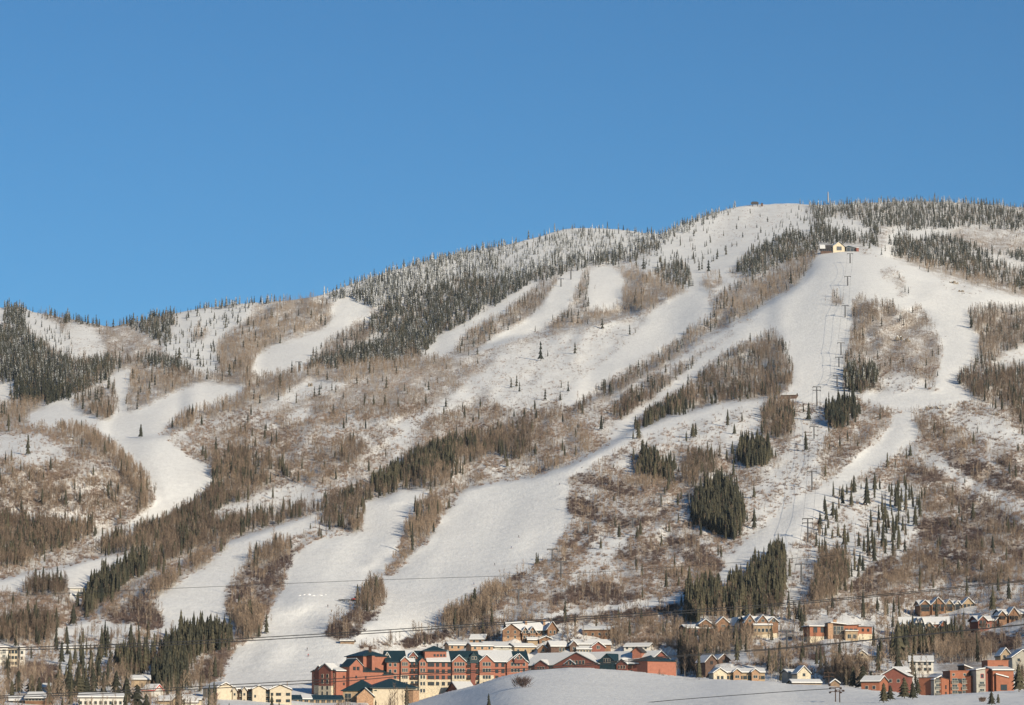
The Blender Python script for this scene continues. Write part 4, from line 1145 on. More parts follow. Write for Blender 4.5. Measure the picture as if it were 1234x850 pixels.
simple('house', 'pale house with a steep gable beside the frosted tree', 'house', 961, 977, 818, 812, 803.5, 'stone', 'front', 12, 9, cols_=[.5], rows=(1.8,), Y=1475)
simple('shed', 'snow-covered shed in blue shade left of the pale steep-gabled house', 'shed', 949, 961, 815, 811, 808, 'grey', 'gable', 18, 7, Y=1490)
simple('house', 'brick house with snow-edged low gable at the mound edge', 'house', 1038, 1060, 834, 822, 816, 'brick', 'gable', -24, 11, cols_=[.3, .7], Y=1330)
simple('house', 'dark brick house with sloping snow-edged roof among bushy pines', 'house', 1062, 1094, 829, 815, 806, 'redwall', 'front', -16, 12, cols_=[.35, .65], rows=(3.0,), Y=1390)
simple('shed', 'small timber gable behind the lamp masts at the mound edge', 'shed', 1001, 1012, 830, 824, 820, 'wood', 'front', 0, 6, Y=1330)
simple('house', 'low snow-covered house between the pale motel and the masts', 'house', 955, 990, 828, 823.5, 820, 'tan', 'gable', 10, 8, Y=1400)
simple('house', 'dark brick house left of the modern red condos', 'house', 1079, 1097, 820, 810, 805, 'brick', 'gable', 8, 9, cols_=[.5], Y=1420)

def red_condos():
    Y = 1330
    h = Building('condominium', 'modern orange-red condominium with grey towers and angled snowy roofs', 'building', 1172, 842, Y)
    w = h.wing(1126, Y - 4, 1135, Y - 3, 11, 842, 820, 815.5, 'grey', 'slant', 'darktrim', True, .3); h.balconies(w, [.5], (1.2, 4.0, 6.6), 2.3, .6, 'grey')
    w = h.wing(1135, Y - 4, 1144, Y + 1, 11, 842, 817, 819, 'brick', 'slant', 'darktrim', None, .2); h.windows(w, [.55], (2.0, 4.8), .9, 1.4, 'darktrim')
    w = h.wing(1145.5, Y + 1, 1168, Y + 2, 12, 842, 809, 808, 'brick', 'flat', 'brick', None, .25)
    h.balconies(w, [.24, .78], (1.2, 3.8, 6.4), 2.9, .7, 'grey'); h.windows(w, [.5], (2.2, 7.4), 1.6, 1.6, 'darktrim'); h.windows(w, [.18, .78], [10.0], .9, .9)
    w = h.wing(1163, Y + 8, 1176, Y + 9, 8, 842, 803, 808, 'darktrim', 'slant', 'darktrim', True, .4, deep=1)
    w = h.wing(1170, Y, 1177, Y + 3, 9, 842, 815, 816, 'brick', 'slant', 'darktrim', None, .2)
    w = h.wing(1177, Y - 3, 1188, Y - 2, 11, 842, 808.5, 806.5, 'grey', 'slant', 'darktrim', True, .3); h.balconies(w, [.6], (2.0, 5.0), 2.6, .6, 'grey'); h.windows(w, [.65], [9.4], 1.2, 1.6, 'redtrim')
    w = h.wing(1188, Y - 1, 1197, Y + 1, 10, 842, 806, 807, 'redwall', 'slant', 'darktrim', None, .3)
    w = h.wing(1191, Y + 8, 1216, Y + 9, 10, 842, 796.5, 795.5, 'brick', 'flat', 'brick', None, .2); h.windows(w, [.62], [13.4], 2.0, .8, 'darktrim')
    w = h.wing(1197, Y - 3, 1222, Y - 2, 12, 842, 808.5, 804, 'brick', 'shed', 'darktrim', True, .5)
    h.windows(w, [.42], [4.6], 2.5, 2.4, 'darktrim'); h.windows(w, [.36], [9.2], 2.6, 1.3, 'trim')
    k = h.wing(1201, Y - 4.2, 1216, Y - 4, 1.3, 842, 813.5, 817.5, 'brick', 'slant', 'darktrim', True, .3); h.windows(k, [.6], [4.6], 2.4, 2.2, 'darktrim')
    NO_GROW.append((1120, 800, 1226, 846))
red_condos()
simple('house', 'pale grey-green gabled house with dark balcony above the red condos', 'house', 1206, 1219, 802, 790, 782, 'tan', 'front', 6, 10, cols_=[.35, .7], rows=(4.0,), Y=1450)
simple('house', 'grey-green gabled house at the right edge above the red condos', 'house', 1220, 1246, 806, 793, 784, 'grey', 'front', 6, 12, cols_=[.3, .7], rows=(4.0,), Y=1440)

# town, lower left
def apartments():
    Y = float(depth(15, 804))
    h = Building('apartment_block', 'pale yellow apartment block with balconies at the left edge', 'apartments', 12, 805, Y)
    w = h.wing(-14, Y, 9, Y + 1, 14, 812, 780.5, 780, 'white', 'flat', 'darktrim', True, .5); h.balconies(w, [.25, .5, .8], (1.6, 4.5, 7.4, 10.3), 2.2, 1.0, 'white')
    w = h.wing(9, Y + 2, 24, Y + 3, 12, 812, 782, 781, 'cream', 'flat', 'darktrim', True, .5); h.windows(w, [.15, .4, .66], (2.4, 5.3, 8.2, 11.0), 1.0, 1.3, 'darktrim')
    w = h.wing(24, Y, 30, Y + 1, 12, 806, 781, 780, 'white', 'flat', 'darktrim', True, .4); h.windows(w, [.35], (5.3, 8.2), 1.0, 1.3, 'darktrim')
    NO_GROW.append((-20, 786, 32, 806))
apartments()
simple('house', 'house with bright snowy roof slope at the left edge below the thicket', 'house', -12, 5, 828, 822, 815.5, 'tan', 'gable', -10, 10, Y=1480)
simple('house', 'dark timber house with lit windows and snowy roof at lower left corner', 'house', 30, 54, 858, 842, 835.5, 'log', 'gable', -12, 10, cols_=6, rows=(5.2,), Y=1290)
simple('house', 'low wing with thin snowy roof left of the dark timber house', 'house', 11, 32, 858, 845, 840.5, 'darklog', 'gable', 10, 9, cols_=4, rows=(3.8,), Y=1295)
simple('house', 'small cottage with a snowy gable between the bushy pines', 'cottage', 50, 60, 836, 829, 825, 'white', 'gable', -8, 7, Y=1400)
simple('building', 'long pale building with two flat snowy roof tiers near the bottom left', 'building', 94, 148, 862, 841, 836.5, 'white', 'gable', 3, 12, cols_=9, rows=(5.0,), ww=1.0, Y=1300)
simple('house', 'house with broad snow roof among firs left of the tall stand', 'house', 158, 181, 826, 819.5, 815, 'tan', 'gable', 8, 10, Y=1500)
simple('house', 'small white house with a bright red eave band', 'house', 172, 186, 836, 832, 826, 'white', 'gable', -20, 9, Y=1440, rmat='redtrim')
for i, (a, b, bs, e_, r_, wl, lb) in enumerate((
    (188, 206, 856, 845, 840, 'tan', 'snowy-roofed house right of the red-banded house at the bottom'),
    (206, 222, 850, 843.5, 838.5, 'stone', 'low cream house with small snowy gable behind the flat blue roof'),
    (222, 238, 858, 847, 841, 'white', 'white house immediately left of the blue-shaded carport'),
    (150, 170, 860, 850, 845, 'fieldstone', 'brown house with snowy roof at the bottom, right of the long pale building'))):
    simple('house', lb, 'house', a, b, bs, e_, r_, wl, 'gable', (-14, 10, 6, -8)[i], 9, cols_=3, Y=1380 + i * 6)
simple('house', 'cream house with brown lit window and a blue-shaded lean-to left of the condominium', 'house', 232, 242, 862, 844, 841, 'cream', 'gable', 0, 9, cols_=[.5], rows=(6.0,), Y=1395)
simple('building', 'long pale snow-roofed block behind the cream condominium left end', 'building', 220, 256, 846, 838, 831, 'white', 'gable', 4, 12, Y=1540)

# ------------------------------------------------------------------ buildings up on the mountain
def summit_lodge():
    Y = float(depth(1010, 304))
    h = Building('summit_lodge', 'pale sunlit lodge with dark gable glazing on top of the shoulder', 'lodge', 1012, 303, Y)
    w = h.wing(1004, Y, 1018, Y + 4, 14, 304.5, 297, 291.5, 'stone', 'front', 'roofgrey', [(0, 1, (0,))], 1.0)
    b = MB()
    h.windows(w, [.52], [5.6], 6.6, 4.8, 'darktrim')
    w = h.wing(989, Y + 3, 1003, Y + 2, 12, 304.5, 299.5, 295, 'darklog', 'gable', 'roofgrey', [(0, .4, (0, 1))], 1.2); h.windows(w, 6, [3.0], 1.6, 2.4, 'darktrim')
    w = h.wing(1020, Y + 2, 1030, Y + 6, 12, 304.5, 298.0, 295.5, 'steel', 'hip', 'green', None, .8); h.windows(w, [.25, .7], [3.8], 3.6, 4.2, 'steel')
    w = h.wing(1032, Y + 2, 1035, Y + 3, 8, 304.5, 299, 298.5, 'redwall', 'flat', 'darktrim', True, .3)
    NO_GROW.append((986, 295, 1040, 309))
summit_lodge()
h, w = simple('ski_hut', 'small dark hut with snowy hood beside the upper lift line', 'hut', 941, 959, 481, 476.5, 474, 'darklog', 'gable', -16, 9, cols_=[.3, .6], ww=1.6, hh=1.2)
h, w = simple('ski_hut', 'small brown wooden hut under the thicket above the hotel', 'hut', 410, 426, 776, 773, 771.2, 'wood', 'gable', -4, 6, cols_=3, ww=1.0, hh=.8)
h, w = simple('lift_station', 'long green-roofed lift station by the blue shadow at lower left', 'lift station', 85, 107, 721, 717.5, 714, 'darklog', 'gable', 6, 8, 'green', [(0, .45, (0,))], cols_=5, ww=1.6, hh=1.2)
h, w = simple('building', 'small building with snowy roof just above the green lift station', 'building', 84, 100, 712, 709.5, 707.2, 'white', 'gable', 4, 8)
h, w = simple('snow_shed', 'broad low snow-covered roof below the two conifers at lower left', 'shed', 76, 112, 784, 781.5, 777.5, 'grey', 'gable', 2, 10)
# ------------------------------------------------------------------ ski lift towers
def lift_tower(px, py, top, label, arms=1, mat='steel', aw=None, Y=None, name='lift_tower', cat='lift tower', group='lift towers standing on the mountain', fat=1.0):
    Y = float(depth(px, py)) if Y is None else Y
    o = pt(px, py, Y); h_ = (py - top) * mpp(Y)
    r = tag(empty(name, o), label, cat, group)
    k = max(1.0, Y / 2600) * fat
    b = MB(); b.tube(Vector((0, 0, -2)), Vector((0, 0, h_)), .55 * k, .42 * k, 8); b.build('pole', [M[mat]], r)
    for i in range(arms):
        z = h_ - i * h_ * .18
        aw_ = aw or 3.4
        b = MB(); b.abox(-aw_, -.3 * fat, z - .4 * fat, aw_, .3 * fat, z + .3 * fat); b.build('crossarm', [M[mat]], r)
        for s in (-1, 1):
            b = MB(); b.abox(s * aw_ - .22, -2.0, z - .3 - .45 * fat, s * aw_ + .22, 2.0, z - .3)
            for q in range(5): b.tube(Vector((s * aw_ - .15, -1.8 + q * .9, z - .25)), Vector((s * aw_ + .15, -1.8 + q * .9, z - .25)), .28, None, 8)
            b.build('sheave_train', [M[mat]], r)
    b = MB()
    for z in np.arange(0, h_ - 1, .8): b.abox(.45 * k, -.2, z, .52 * k, .2, z + .08)
    b.abox(.5 * k, -.22, 0, .56 * k, -.16, h_ - .5); b.abox(.5 * k, .16, 0, .56 * k, .22, h_ - .5)
    b.build('ladder', [M[mat]], r)
    return r
TW = [
 (1024.5,317.5,305.5,'highest tower of the main lift, just below the summit lodge',1),
 (1021.5,344.5,333,'second tower below the summit lodge on the open upper run',1),
 (1018.5,382.5,368,'tower beside the small brown bush patch on the upper run',1),
 (1013.5,428,413,'upper one of the close pair beside the brown wooded island',1),
 (1011,442.5,430.5,'lower one of the close pair beside the brown wooded island',1),
 (1008.8,466.5,452.5,'tower at the lower left tip of the brown wooded island',1),
 (984.4,489.5,466,'large double-armed tower right of the dark snowy hut',2),
 (981,529,514,'tower on the snow strip left of the small conifer clump',1),
 (978.5,591,568,'tall tower at the upper edge of the lower right run',1),
 (973.6,654,625,'tall double-armed tower at the foot of the lower right run',2),
 (965.7,701.7,680,'tower between the dense firs and the mixed wood',1),
 (956.6,739,724,'short tower on the blue-shaded snow above the chalets',1),
 (948.3,790,760,'near double-armed tower below the orange-brown chalet',2),
 (676,698,677,'tower casting a long shadow right of the big lower run',1),
 (665.5,676,662,'smaller tower just above the long-shadowed tower',1),
 (624.8,729,711,'tower near the strip of scrub above the log lodge',1),
 (553,768,754,'tower at the cables above the hotel roof dormers',1),
 (526,769,758,'shorter tower left of the scrub behind the hotel penthouse',1),
 (709,644,630,'tower among the purple thickets above the snow road',1),
 (796,611.6,595,'tower on the scrubby slope left of the big fir cluster',1),
 (830.5,613,594,'tower immediately left of the big fir cluster',1),
 (762.5,636,625,'tower at the long thicket in the middle of the scrub slope',1),
 (688,337,326,'tower at the top of the middle upper run',1),
 (676,345.6,336,'tower next below the top of the middle upper run',1),
 (360,448,436,'lone tower on the broad white run far left of centre',1),
]
for a in TW: lift_tower(a[0], a[1], a[2], a[3], a[4])
for sd_, lb in ((-1, 'left haul rope of the main chairlift strung from tower to tower'), (1, 'right haul rope of the main chairlift strung from tower to tower')):
    b = MB(); tops = [pt(a[0], a[2], float(depth(a[0], a[1]))) + Vector((sd_ * 3.4, 0, 0)) for a in TW[:13]]
    for p_, q_ in zip(tops[:-1], tops[1:]):
        prev = p_
        for k in range(1, 7):
            f = k / 6; c_ = p_.lerp(q_, f) - Vector((0, 0, (q_ - p_).length * .012 * 4 * f * (1 - f)))
            b.tube(prev, c_, .07, None, 5); prev = c_
    tag(b.build('haul_rope', [M['cable']]), lb, 'haul rope')
# foreground masts on the mound
lift_tower(999, 836, 811, 'tall dark mast with crossbar standing on the mound edge', 2, 'darktrim', 1.9, 1290, 'mast', 'mast', 'masts on the snow mound', .32)
lift_tower(1007, 856, 829, 'left one of two near masts at the bottom, double crossbar', 2, 'darktrim', 1.7, 1010, 'mast', 'mast', 'masts on the snow mound', .32)
lift_tower(1012, 856, 832, 'right one of two near masts at the bottom', 1, 'darktrim', 1.2, 1000, 'mast', 'mast', 'masts on the snow mound', .32)
for a in ((346, 832, 821, 'utility pole behind the roof of the cream condominium', 1500), (830, 782, 774, 'short utility pole by the firs right of the hotel', None)):
    Yp = a[4] or float(depth(a[0], a[1])); o = pt(a[0], a[1], Yp)
    r = tag(empty('utility_pole', o), a[3], 'utility pole'); hh = (a[1] - a[2]) * mpp(Yp)
    b = MB(); b.tube(Vector((0, 0, -2)), Vector((0, 0, hh)), .2, .15, 8); b.build('pole', [M['wood']], r)
    b = MB(); b.abox(-1.2, -.1, hh - .5, 1.2, .1, hh - .3); b.build('crossarm', [M['wood']], r)
def lattice(px, py, top, Y, label, w0, name='lattice_mast', mat='steel', r_=.12):
    o = pt(px, py, Y); hh = (py - top) * mpp(Y)
    b = MB()
    cn = [Vector((math.cos(a), math.sin(a), 0)) for a in (.5, 2.6, 4.7)]
    n_ = 8
    for c in cn: b.tube(c * w0 - Vector((0, 0, 2)), c * w0 * .25 + Vector((0, 0, hh)), r_)
    for k in range(n_):
        f0, f1 = k / n_, (k + 1) / n_
        for i in range(3):
            b.tube(cn[i] * w0 * (1 - .75 * f0) + Vector((0, 0, hh * f0)), cn[(i + 1) % 3] * w0 * (1 - .75 * f1) + Vector((0, 0, hh * f1)), r_ * .6)
    o_ = b.build(name, [M[mat]]); o_.location = o
    return tag(o_, label, 'mast')
lattice(940, 820, 785, 1560, 'thin lattice mast rising right of the pale motel', 1.6)
lattice(998, 243, 231, float(depth(998, 249)), 'slim pale radio mast on the wooded summit ridge', 1.4, 'radio_mast', 'trim', .3)

def summit_station():
    Y = float(depth(910, 249)); o = pt(910, 248, Y); m = mpp(Y)
    r = tag(empty('lift_station', o), 'small dark lift station on the bare summit skyline', 'lift station')
    b = MB(); b.abox(-5 * m, -3, 2.5, 4 * m, 3, 5.2); b.raw([(-5 * m, -3, 5.2), (4 * m, -3, 5.2), (4 * m, 3, 5.2), (-5 * m, 3, 5.2), (-3 * m, 0, 7), (2 * m, 0, 7)], [(0, 1, 5, 4), (1, 2, 5), (2, 3, 4, 5), (3, 0, 4)]); b.build('housing', [M['roofgrey']], r)
    b = MB(); b.tube(Vector((-3 * m, 0, -2)), Vector((-3 * m, 0, 2.5)), .7); b.tube(Vector((3 * m, 0, -2)), Vector((3 * m, 0, 2.5)), .7); b.build('leg', [M['steel']], r)
    b = MB(); b.abox(7 * m, -2, -1, 9.5 * m, 2, 3); b.raw([(6.7 * m, -2.4, 3), (9.8 * m, -2.4, 3), (9.8 * m, 2.4, 3), (6.7 * m, 2.4, 3), (8.2 * m, 0, 5)], [(0, 1, 4), (1, 2, 4), (2, 3, 4), (3, 0, 4)])
    o2 = b.build('operator_hut', [M['darklog']], None); o2.location = o; tag(o2, 'tiny dark hut right of the summit lift station', 'hut')
summit_station()

# ------------------------------------------------------------------ overhead cables crossing the view
def cable(pts, Y, r_, label):
    """pts: photo positions of the hanging wire; its distance runs along Y0..Y1"""
    ps = [pt(px, py, Y[0] + (Y[1] - Y[0]) * (px - pts[0][0]) / (pts[-1][0] - pts[0][0])) for px, py in pts]
    xs = [p.x for p in ps]
    out = []
    for i in range(len(ps) - 1):
        for k in range(6):
            f = k / 6
            p0 = ps[max(i - 1, 0)]; p1 = ps[i]; p2 = ps[i + 1]; p3 = ps[min(i + 2, len(ps) - 1)]
            out.append(.5 * ((2 * p1) + (p2 - p0) * f + (2 * p0 - 5 * p1 + 4 * p2 - p3) * f * f + (3 * p1 - p0 - 3 * p2 + p3) * f ** 3))
    out.append(ps[-1])
    b = MB()
    for a, c in zip(out[:-1], out[1:]): b.tube(a, c, r_, None, 6)
    return tag(b.build('cable', [M['cable']]), label, 'cable', 'overhead cables crossing the view')
cable([(-60,786), (0,784), (180,778.5), (390,767), (530,758), (680,747.5), (830,738.5), (1000,724.5), (1234,701), (1300,694)], (520, 640), .075, 'lower wire of the upper dark pair crossing below the ski runs')
cable([(-60,782.5), (0,781), (180,775.3), (390,764), (530,755), (680,745), (830,735.5), (1000,722.5), (1234,699.5), (1300,693)], (522, 642), .075, 'upper wire of the upper dark pair crossing below the ski runs')
cable([(-60,844), (0,841.5), (200,832.5), (400,822), (520,812.5), (660,806.3), (800,793), (885,786.6), (970,779.6), (1080,768.6), (1234,753.3), (1300,746)], (420, 520), .055, 'lower wire of the pair crossing the red hotel front')
cable([(-60,841), (0,839), (200,829.5), (400,818.5), (520,810.3), (660,804), (800,791.5), (885,785.3), (970,778.6), (1080,767.8), (1234,752.5), (1300,745)], (422, 522), .055, 'upper wire of the pair crossing the red hotel front')
cable([(-60,721), (0,718.5), (210,709.2), (440,699.6), (690,691), (909,676.5), (1100,662)], (900, 900), .055, 'single hair-thin wire crossing the lower ski runs')
cable([(700,854), (750,849.5), (830,842.3), (950,833.4), (1006,830)], (980, 1008), .11, 'thick dark wire sagging over the mound to the masts')

# ------------------------------------------------------------------ skiers
def make_person():
    J = {'pel': (0, 0, .92), 'che': (.0, -.10, 1.30), 'neck': (0, -.14, 1.46), 'head': (0, -.16, 1.60), 'crown': (0, -.16, 1.72)}
    vs = list(J.values()); e = [(0, 1), (1, 2), (2, 3), (3, 4)]; rad = [.17, .18, .065, .10, .07]
    for s in (-1, 1):
        b = len(vs)
        vs += [(s * .10, 0, .86), (s * .13, -.14, .50), (s * .13, .0, .09), (s * .13, -.18, .05)]; rad += [.12, .085, .06, .045]
        e += [(0, b), (b, b + 1), (b + 1, b + 2), (b + 2, b + 3)]
        b = len(vs)
        vs += [(s * .21, -.09, 1.38), (s * .33, -.12, 1.12), (s * .34, -.38, 1.06), (s * .34, -.47, 1.06)]; rad += [.075, .055, .045, .035]
        e += [(1, b), (b, b + 1), (b + 1, b + 2), (b + 2, b + 3)]
    me = bpy.data.meshes.new('person_body'); me.from_pydata(vs, e, []); me.update()
    o = bpy.data.objects.new('tmp', me); col.objects.link(o)
    md = o.modifiers.new('skin', 'SKIN')
    for i, sv in enumerate(me.skin_vertices[0].data):
        sv.radius = (rad[i], rad[i]); sv.use_root = (i == 0)
    ss = o.modifiers.new('sub', 'SUBSURF'); ss.levels = 1; ss.render_levels = 1
    dg = bpy.context.evaluated_depsgraph_get(); dg.update()
    out = bpy.data.meshes.new_from_object(o.evaluated_get(dg))
    bpy.data.objects.remove(o); out.name = 'person'
    return out
BODY = make_person()
for k, c in (('red', (.5, .03, .03)), ('black', (.025, .025, .03)), ('blue', (.03, .06, .22))): M['cloth_' + k] = plain('ski_clothing_' + k, c)
M['skin'] = plain('skin', (.55, .33, .24))
def person(px, py, colr, label, rz):
    o = gp(px, py); r = tag(empty('person', o, rz), label, 'person', 'skiers on the snow')
    me = BODY.copy(); me.materials.clear(); me.materials.append(M['cloth_' + colr]); me.materials.append(M['skin']); me.materials.append(M['cloth_black'])
    for p in me.polygons: p.material_index = 1 if p.center.z > 1.46 else (2 if p.center.z < .82 else 0)
    link('body', me, r)
    b = MB(); 
    for i in range(4):
        z0, z1 = 1.60 + i * .035, 1.60 + (i + 1) * .035; r0, r1 = .125 * math.cos(i * .36), .125 * math.cos((i + 1) * .36)
        b.tube(Vector((0, -.15, z0)), Vector((0, -.15, z1)), r0, r1, 10)
    b.build('helmet', [M['cloth_black']], r)
    for s in (-1, 1):
        b = MB(); b.poly_prism([Vector((s * .13 - .05, -.95, .0)), Vector((s * .13 + .05, -.95, .0)), Vector((s * .13 + .05, .75, .0)), Vector((s * .13 - .05, .75, .0))], Vector((0, 0, .025)))
        b.poly_prism([Vector((s * .13 - .05, -.95, .0)), Vector((s * .13 + .05, -.95, .0)), Vector((s * .13 + .03, -1.1, .09)), Vector((s * .13 - .03, -1.1, .09))], Vector((0, 0, .02)))
        b.build('ski', [M['redtrim']], r)
        b = MB(); b.tube(Vector((s * .34, -.47, 1.1)), Vector((s * .45, -.2, 0.02)), .012); b.build('ski_pole', [M['steel']], r)
for a in ((395, 732, 'black', 'skier in black standing below the terrain park', .4), (370, 784, 'black', 'skier in dark clothes above the red-jacketed skier', 1.2),
          (371.5, 791.5, 'red', 'skier in a red jacket on the wide run left of the hotel', -.6), (359, 665, 'black', 'dark skier at the top corner of the terrain park', 0),
          (625, 648, 'black', 'skier in black, large dark dot midway down the big lower run', .5), (616, 661, 'blue', 'skier in blue following the track on the big lower run', .7),
          (596, 681.5, 'black', 'skier in black low on the big run track', .9), (571, 705, 'blue', 'skier in blue near the foot of the big run track', .2),
          (674, 584.5, 'black', 'lone skier at the top right of the big lower run', .2), (279.5, 795.5, 'black', 'skier by the scrub edge left of the wide run', .3)):
    person(*a)

# ------------------------------------------------------------------ terrain park things, rocks
def mound(px, py, w_, h_, label, seed):
    r = np.random.default_rng(seed); Y = float(depth(px, py)); o = pt(px, py, Y); m = mpp(Y)
    n_ = 10; vs = []; fs = []
    for j in range(5):
        f = j / 5
        for i in range(n_):
            a = 2 * math.pi * i / n_; q = math.cos(f * 1.5) * r.uniform(.85, 1.15)
            vs.append((math.cos(a) * w_ * m * .5 * q, math.sin(a) * w_ * m * .4 * q, -1 + (h_ * m + 1) * math.sin(f * 1.5) * r.uniform(.9, 1.08)))
    vs.append((0, 0, h_ * m))
    for j in range(4):
        for i in range(n_): fs.append((j * n_ + i, j * n_ + (i + 1) % n_, (j + 1) * n_ + (i + 1) % n_, (j + 1) * n_ + i))
    for i in range(n_): fs.append((4 * n_ + i, 4 * n_ + (i + 1) % n_, 5 * n_))
    b = MB(); b.raw(vs, fs); ob = b.build('snow_mound', [M['ground']]); ob.location = o
    return tag(ob, label, 'snow mound', 'piled snow jumps of the terrain park')
for i, (a, b_, c_, d_, l) in enumerate(((361, 718, 6, 1.0, 'leftmost piled snow jump of the park row'), (366.5, 717, 5, .8, 'second small snow pile from the left in the park row'),
        (372.5, 717, 6, 1.5, 'tallest pointed snow pile in the park row'), (378, 718, 6, .9, 'low snow pile right of the tallest one in the park'),
        (386, 717.5, 8, .9, 'broad yellowish snow pile in the park row'), (392, 717, 5, .7, 'last snow pile on the right of the park row'))):
    mound(a, b_, c_, d_, l, 40 + i)
Yr = float(depth(415, 725)); o = pt(415, 725, Yr); m = mpp(Yr)
r = tag(empty('rail_box', o), 'long dark slide box on the snow of the terrain park', 'rail')
b = MB(); b.abox(-7 * m, -.6, .6, 7 * m, .6, 1.3); b.build('deck', [M['steel']], r)
for x in (-5, 0, 5):
    b = MB(); b.abox(x * m - .2, -.4, -1, x * m + .2, .4, .6); b.build('leg', [M['steel']], r)
o = gp(427, 724.5); r = tag(empty('snow_groomer', o), 'small dark snow grooming machine beside the thicket', 'snow groomer')
for s in (-1, 1):
    b = MB(); b.poly_prism([Vector((-2.2, 1.3 * s - .4, .4)), Vector((-1.7, 1.3 * s - .4, 0)), Vector((1.7, 1.3 * s - .4, 0)), Vector((2.2, 1.3 * s - .4, .4)), Vector((1.8, 1.3 * s - .4, .95)), Vector((-1.8, 1.3 * s - .4, .95))], Vector((0, .8, 0))); b.build('track', [M['cable']], r)
b = MB(); b.abox(-1.9, -.9, .8, 1.7, .9, 1.6); b.build('body', [M['redtrim']], r)
b = MB(); b.poly_prism([Vector((-.2, -.8, 1.6)), Vector((1.5, -.8, 1.6)), Vector((1.1, -.8, 2.7)), Vector((0, -.8, 2.7))], Vector((0, 1.6, 0))); b.build('cab', [M['glass']], r)
b = MB(); b.poly_prism([Vector((2.5, -2, .1)), Vector((2.7, -2, 1.1)), Vector((2.6, -2, 1.1)), Vector((2.35, -2, .1))], Vector((0, 4, 0))); b.build('blade', [M['steel']], r)

rk, t, b_ = new_mat('snowy_rock', .9, .2)
geo = node(t, 'ShaderNodeNewGeometry'); sep = node(t, 'ShaderNodeSeparateXYZ'); t.links.new(geo.outputs['Normal'], sep.inputs[0])
tc = node(t, 'ShaderNodeTexCoord').outputs['Object']
mr = node(t, 'ShaderNodeMapRange'); mr.inputs[1].default_value = .35; mr.inputs[2].default_value = .5
t.links.new(mathn(t, 'ADD', mathn(t, 'MULTIPLY', sep.outputs[2], .6), mathn(t, 'MULTIPLY', noise(t, .35, 3, .6, tc), .35)), mr.inputs[0])
t.links.new(mix(t, mr.outputs[0], ramp_(t, noise(t, .4, 3, .6, tc), .3, (.10, .085, .07), .7, (.30, .25, .20)), (.78, .78, .78)), b_.inputs['Base Color'])
M['snowrock'] = rk
def rock(px, py, w_, h_, label, seed, group=None):
    r = np.random.default_rng(seed); o = gp(px, py); m = mpp(float(depth(px, py)))
    b = MB()
    for k in range(7):
        c = Vector((r.uniform(-.5, .5) * w_ * m * .8, r.uniform(-2, 3), -.5)); s = r.uniform(.35, .7)
        n_ = 7; ring = [Vector((math.cos(6.28 * i / n_ + k) * w_ * m * .3 * s * r.uniform(.7, 1.2), math.sin(6.28 * i / n_ + k) * w_ * m * .25 * s * r.uniform(.7, 1.2), 0)) + c for i in range(n_)]
        top = [c + (v - c) * r.uniform(.45, .8) + Vector((0, 0, h_ * m * s * r.uniform(.9, 1.7))) for v in ring]
        b.raw(ring + top + [c + Vector((0, 0, h_ * m * s * 1.6))], [(i, (i + 1) % n_, n_ + (i + 1) % n_, n_ + i) for i in range(n_)] + [(n_ + i, n_ + (i + 1) % n_, 2 * n_) for i in range(n_)])
    ob = b.build('rock_outcrop', [M['snowrock']]); ob.location = o
    return tag(ob, label, 'rock', group)
for i, a in enumerate(((1085, 410, 13, 6, 'snow-capped crag in the middle of the brown wooded island'), (1093, 412, 9, 5, 'smaller crag touching the right side of the island crag'),
        (1120, 493, 10, 4, 'left snow-capped crag at the lower end of the cross run'), (1131, 493, 10, 5, 'right snow-capped crag at the lower end of the cross run'),
        (1150, 342, 12, 4, 'rocky outcrop in the snow below the right ridge'), (1158, 352, 8, 3, 'small rocks scattered below the right ridge outcrop'),
        (1200, 500, 10, 4, 'snowy ledge at the upper right of the scrub slope'), (1212, 507, 8, 3, 'low snowy ledge further right on the scrub slope'),
        (373, 466, 7, 5, 'dark-sided boulder in the pale snow patch on the middle dome'), (100, 548, 9, 3, 'yellow-brown rocks on the left snowy knob'),
        (84, 531, 9, 3, 'dark rock ledge near the crest of the left knob'), (799, 657, 12, 4, 'snowy rock ledge among the purple thickets'), (1013, 648, 5, 6, 'snow-capped boulder between firs beside the lower right run'))):
    rock(a[0], a[1], a[2], a[3], a[4], 60 + i)

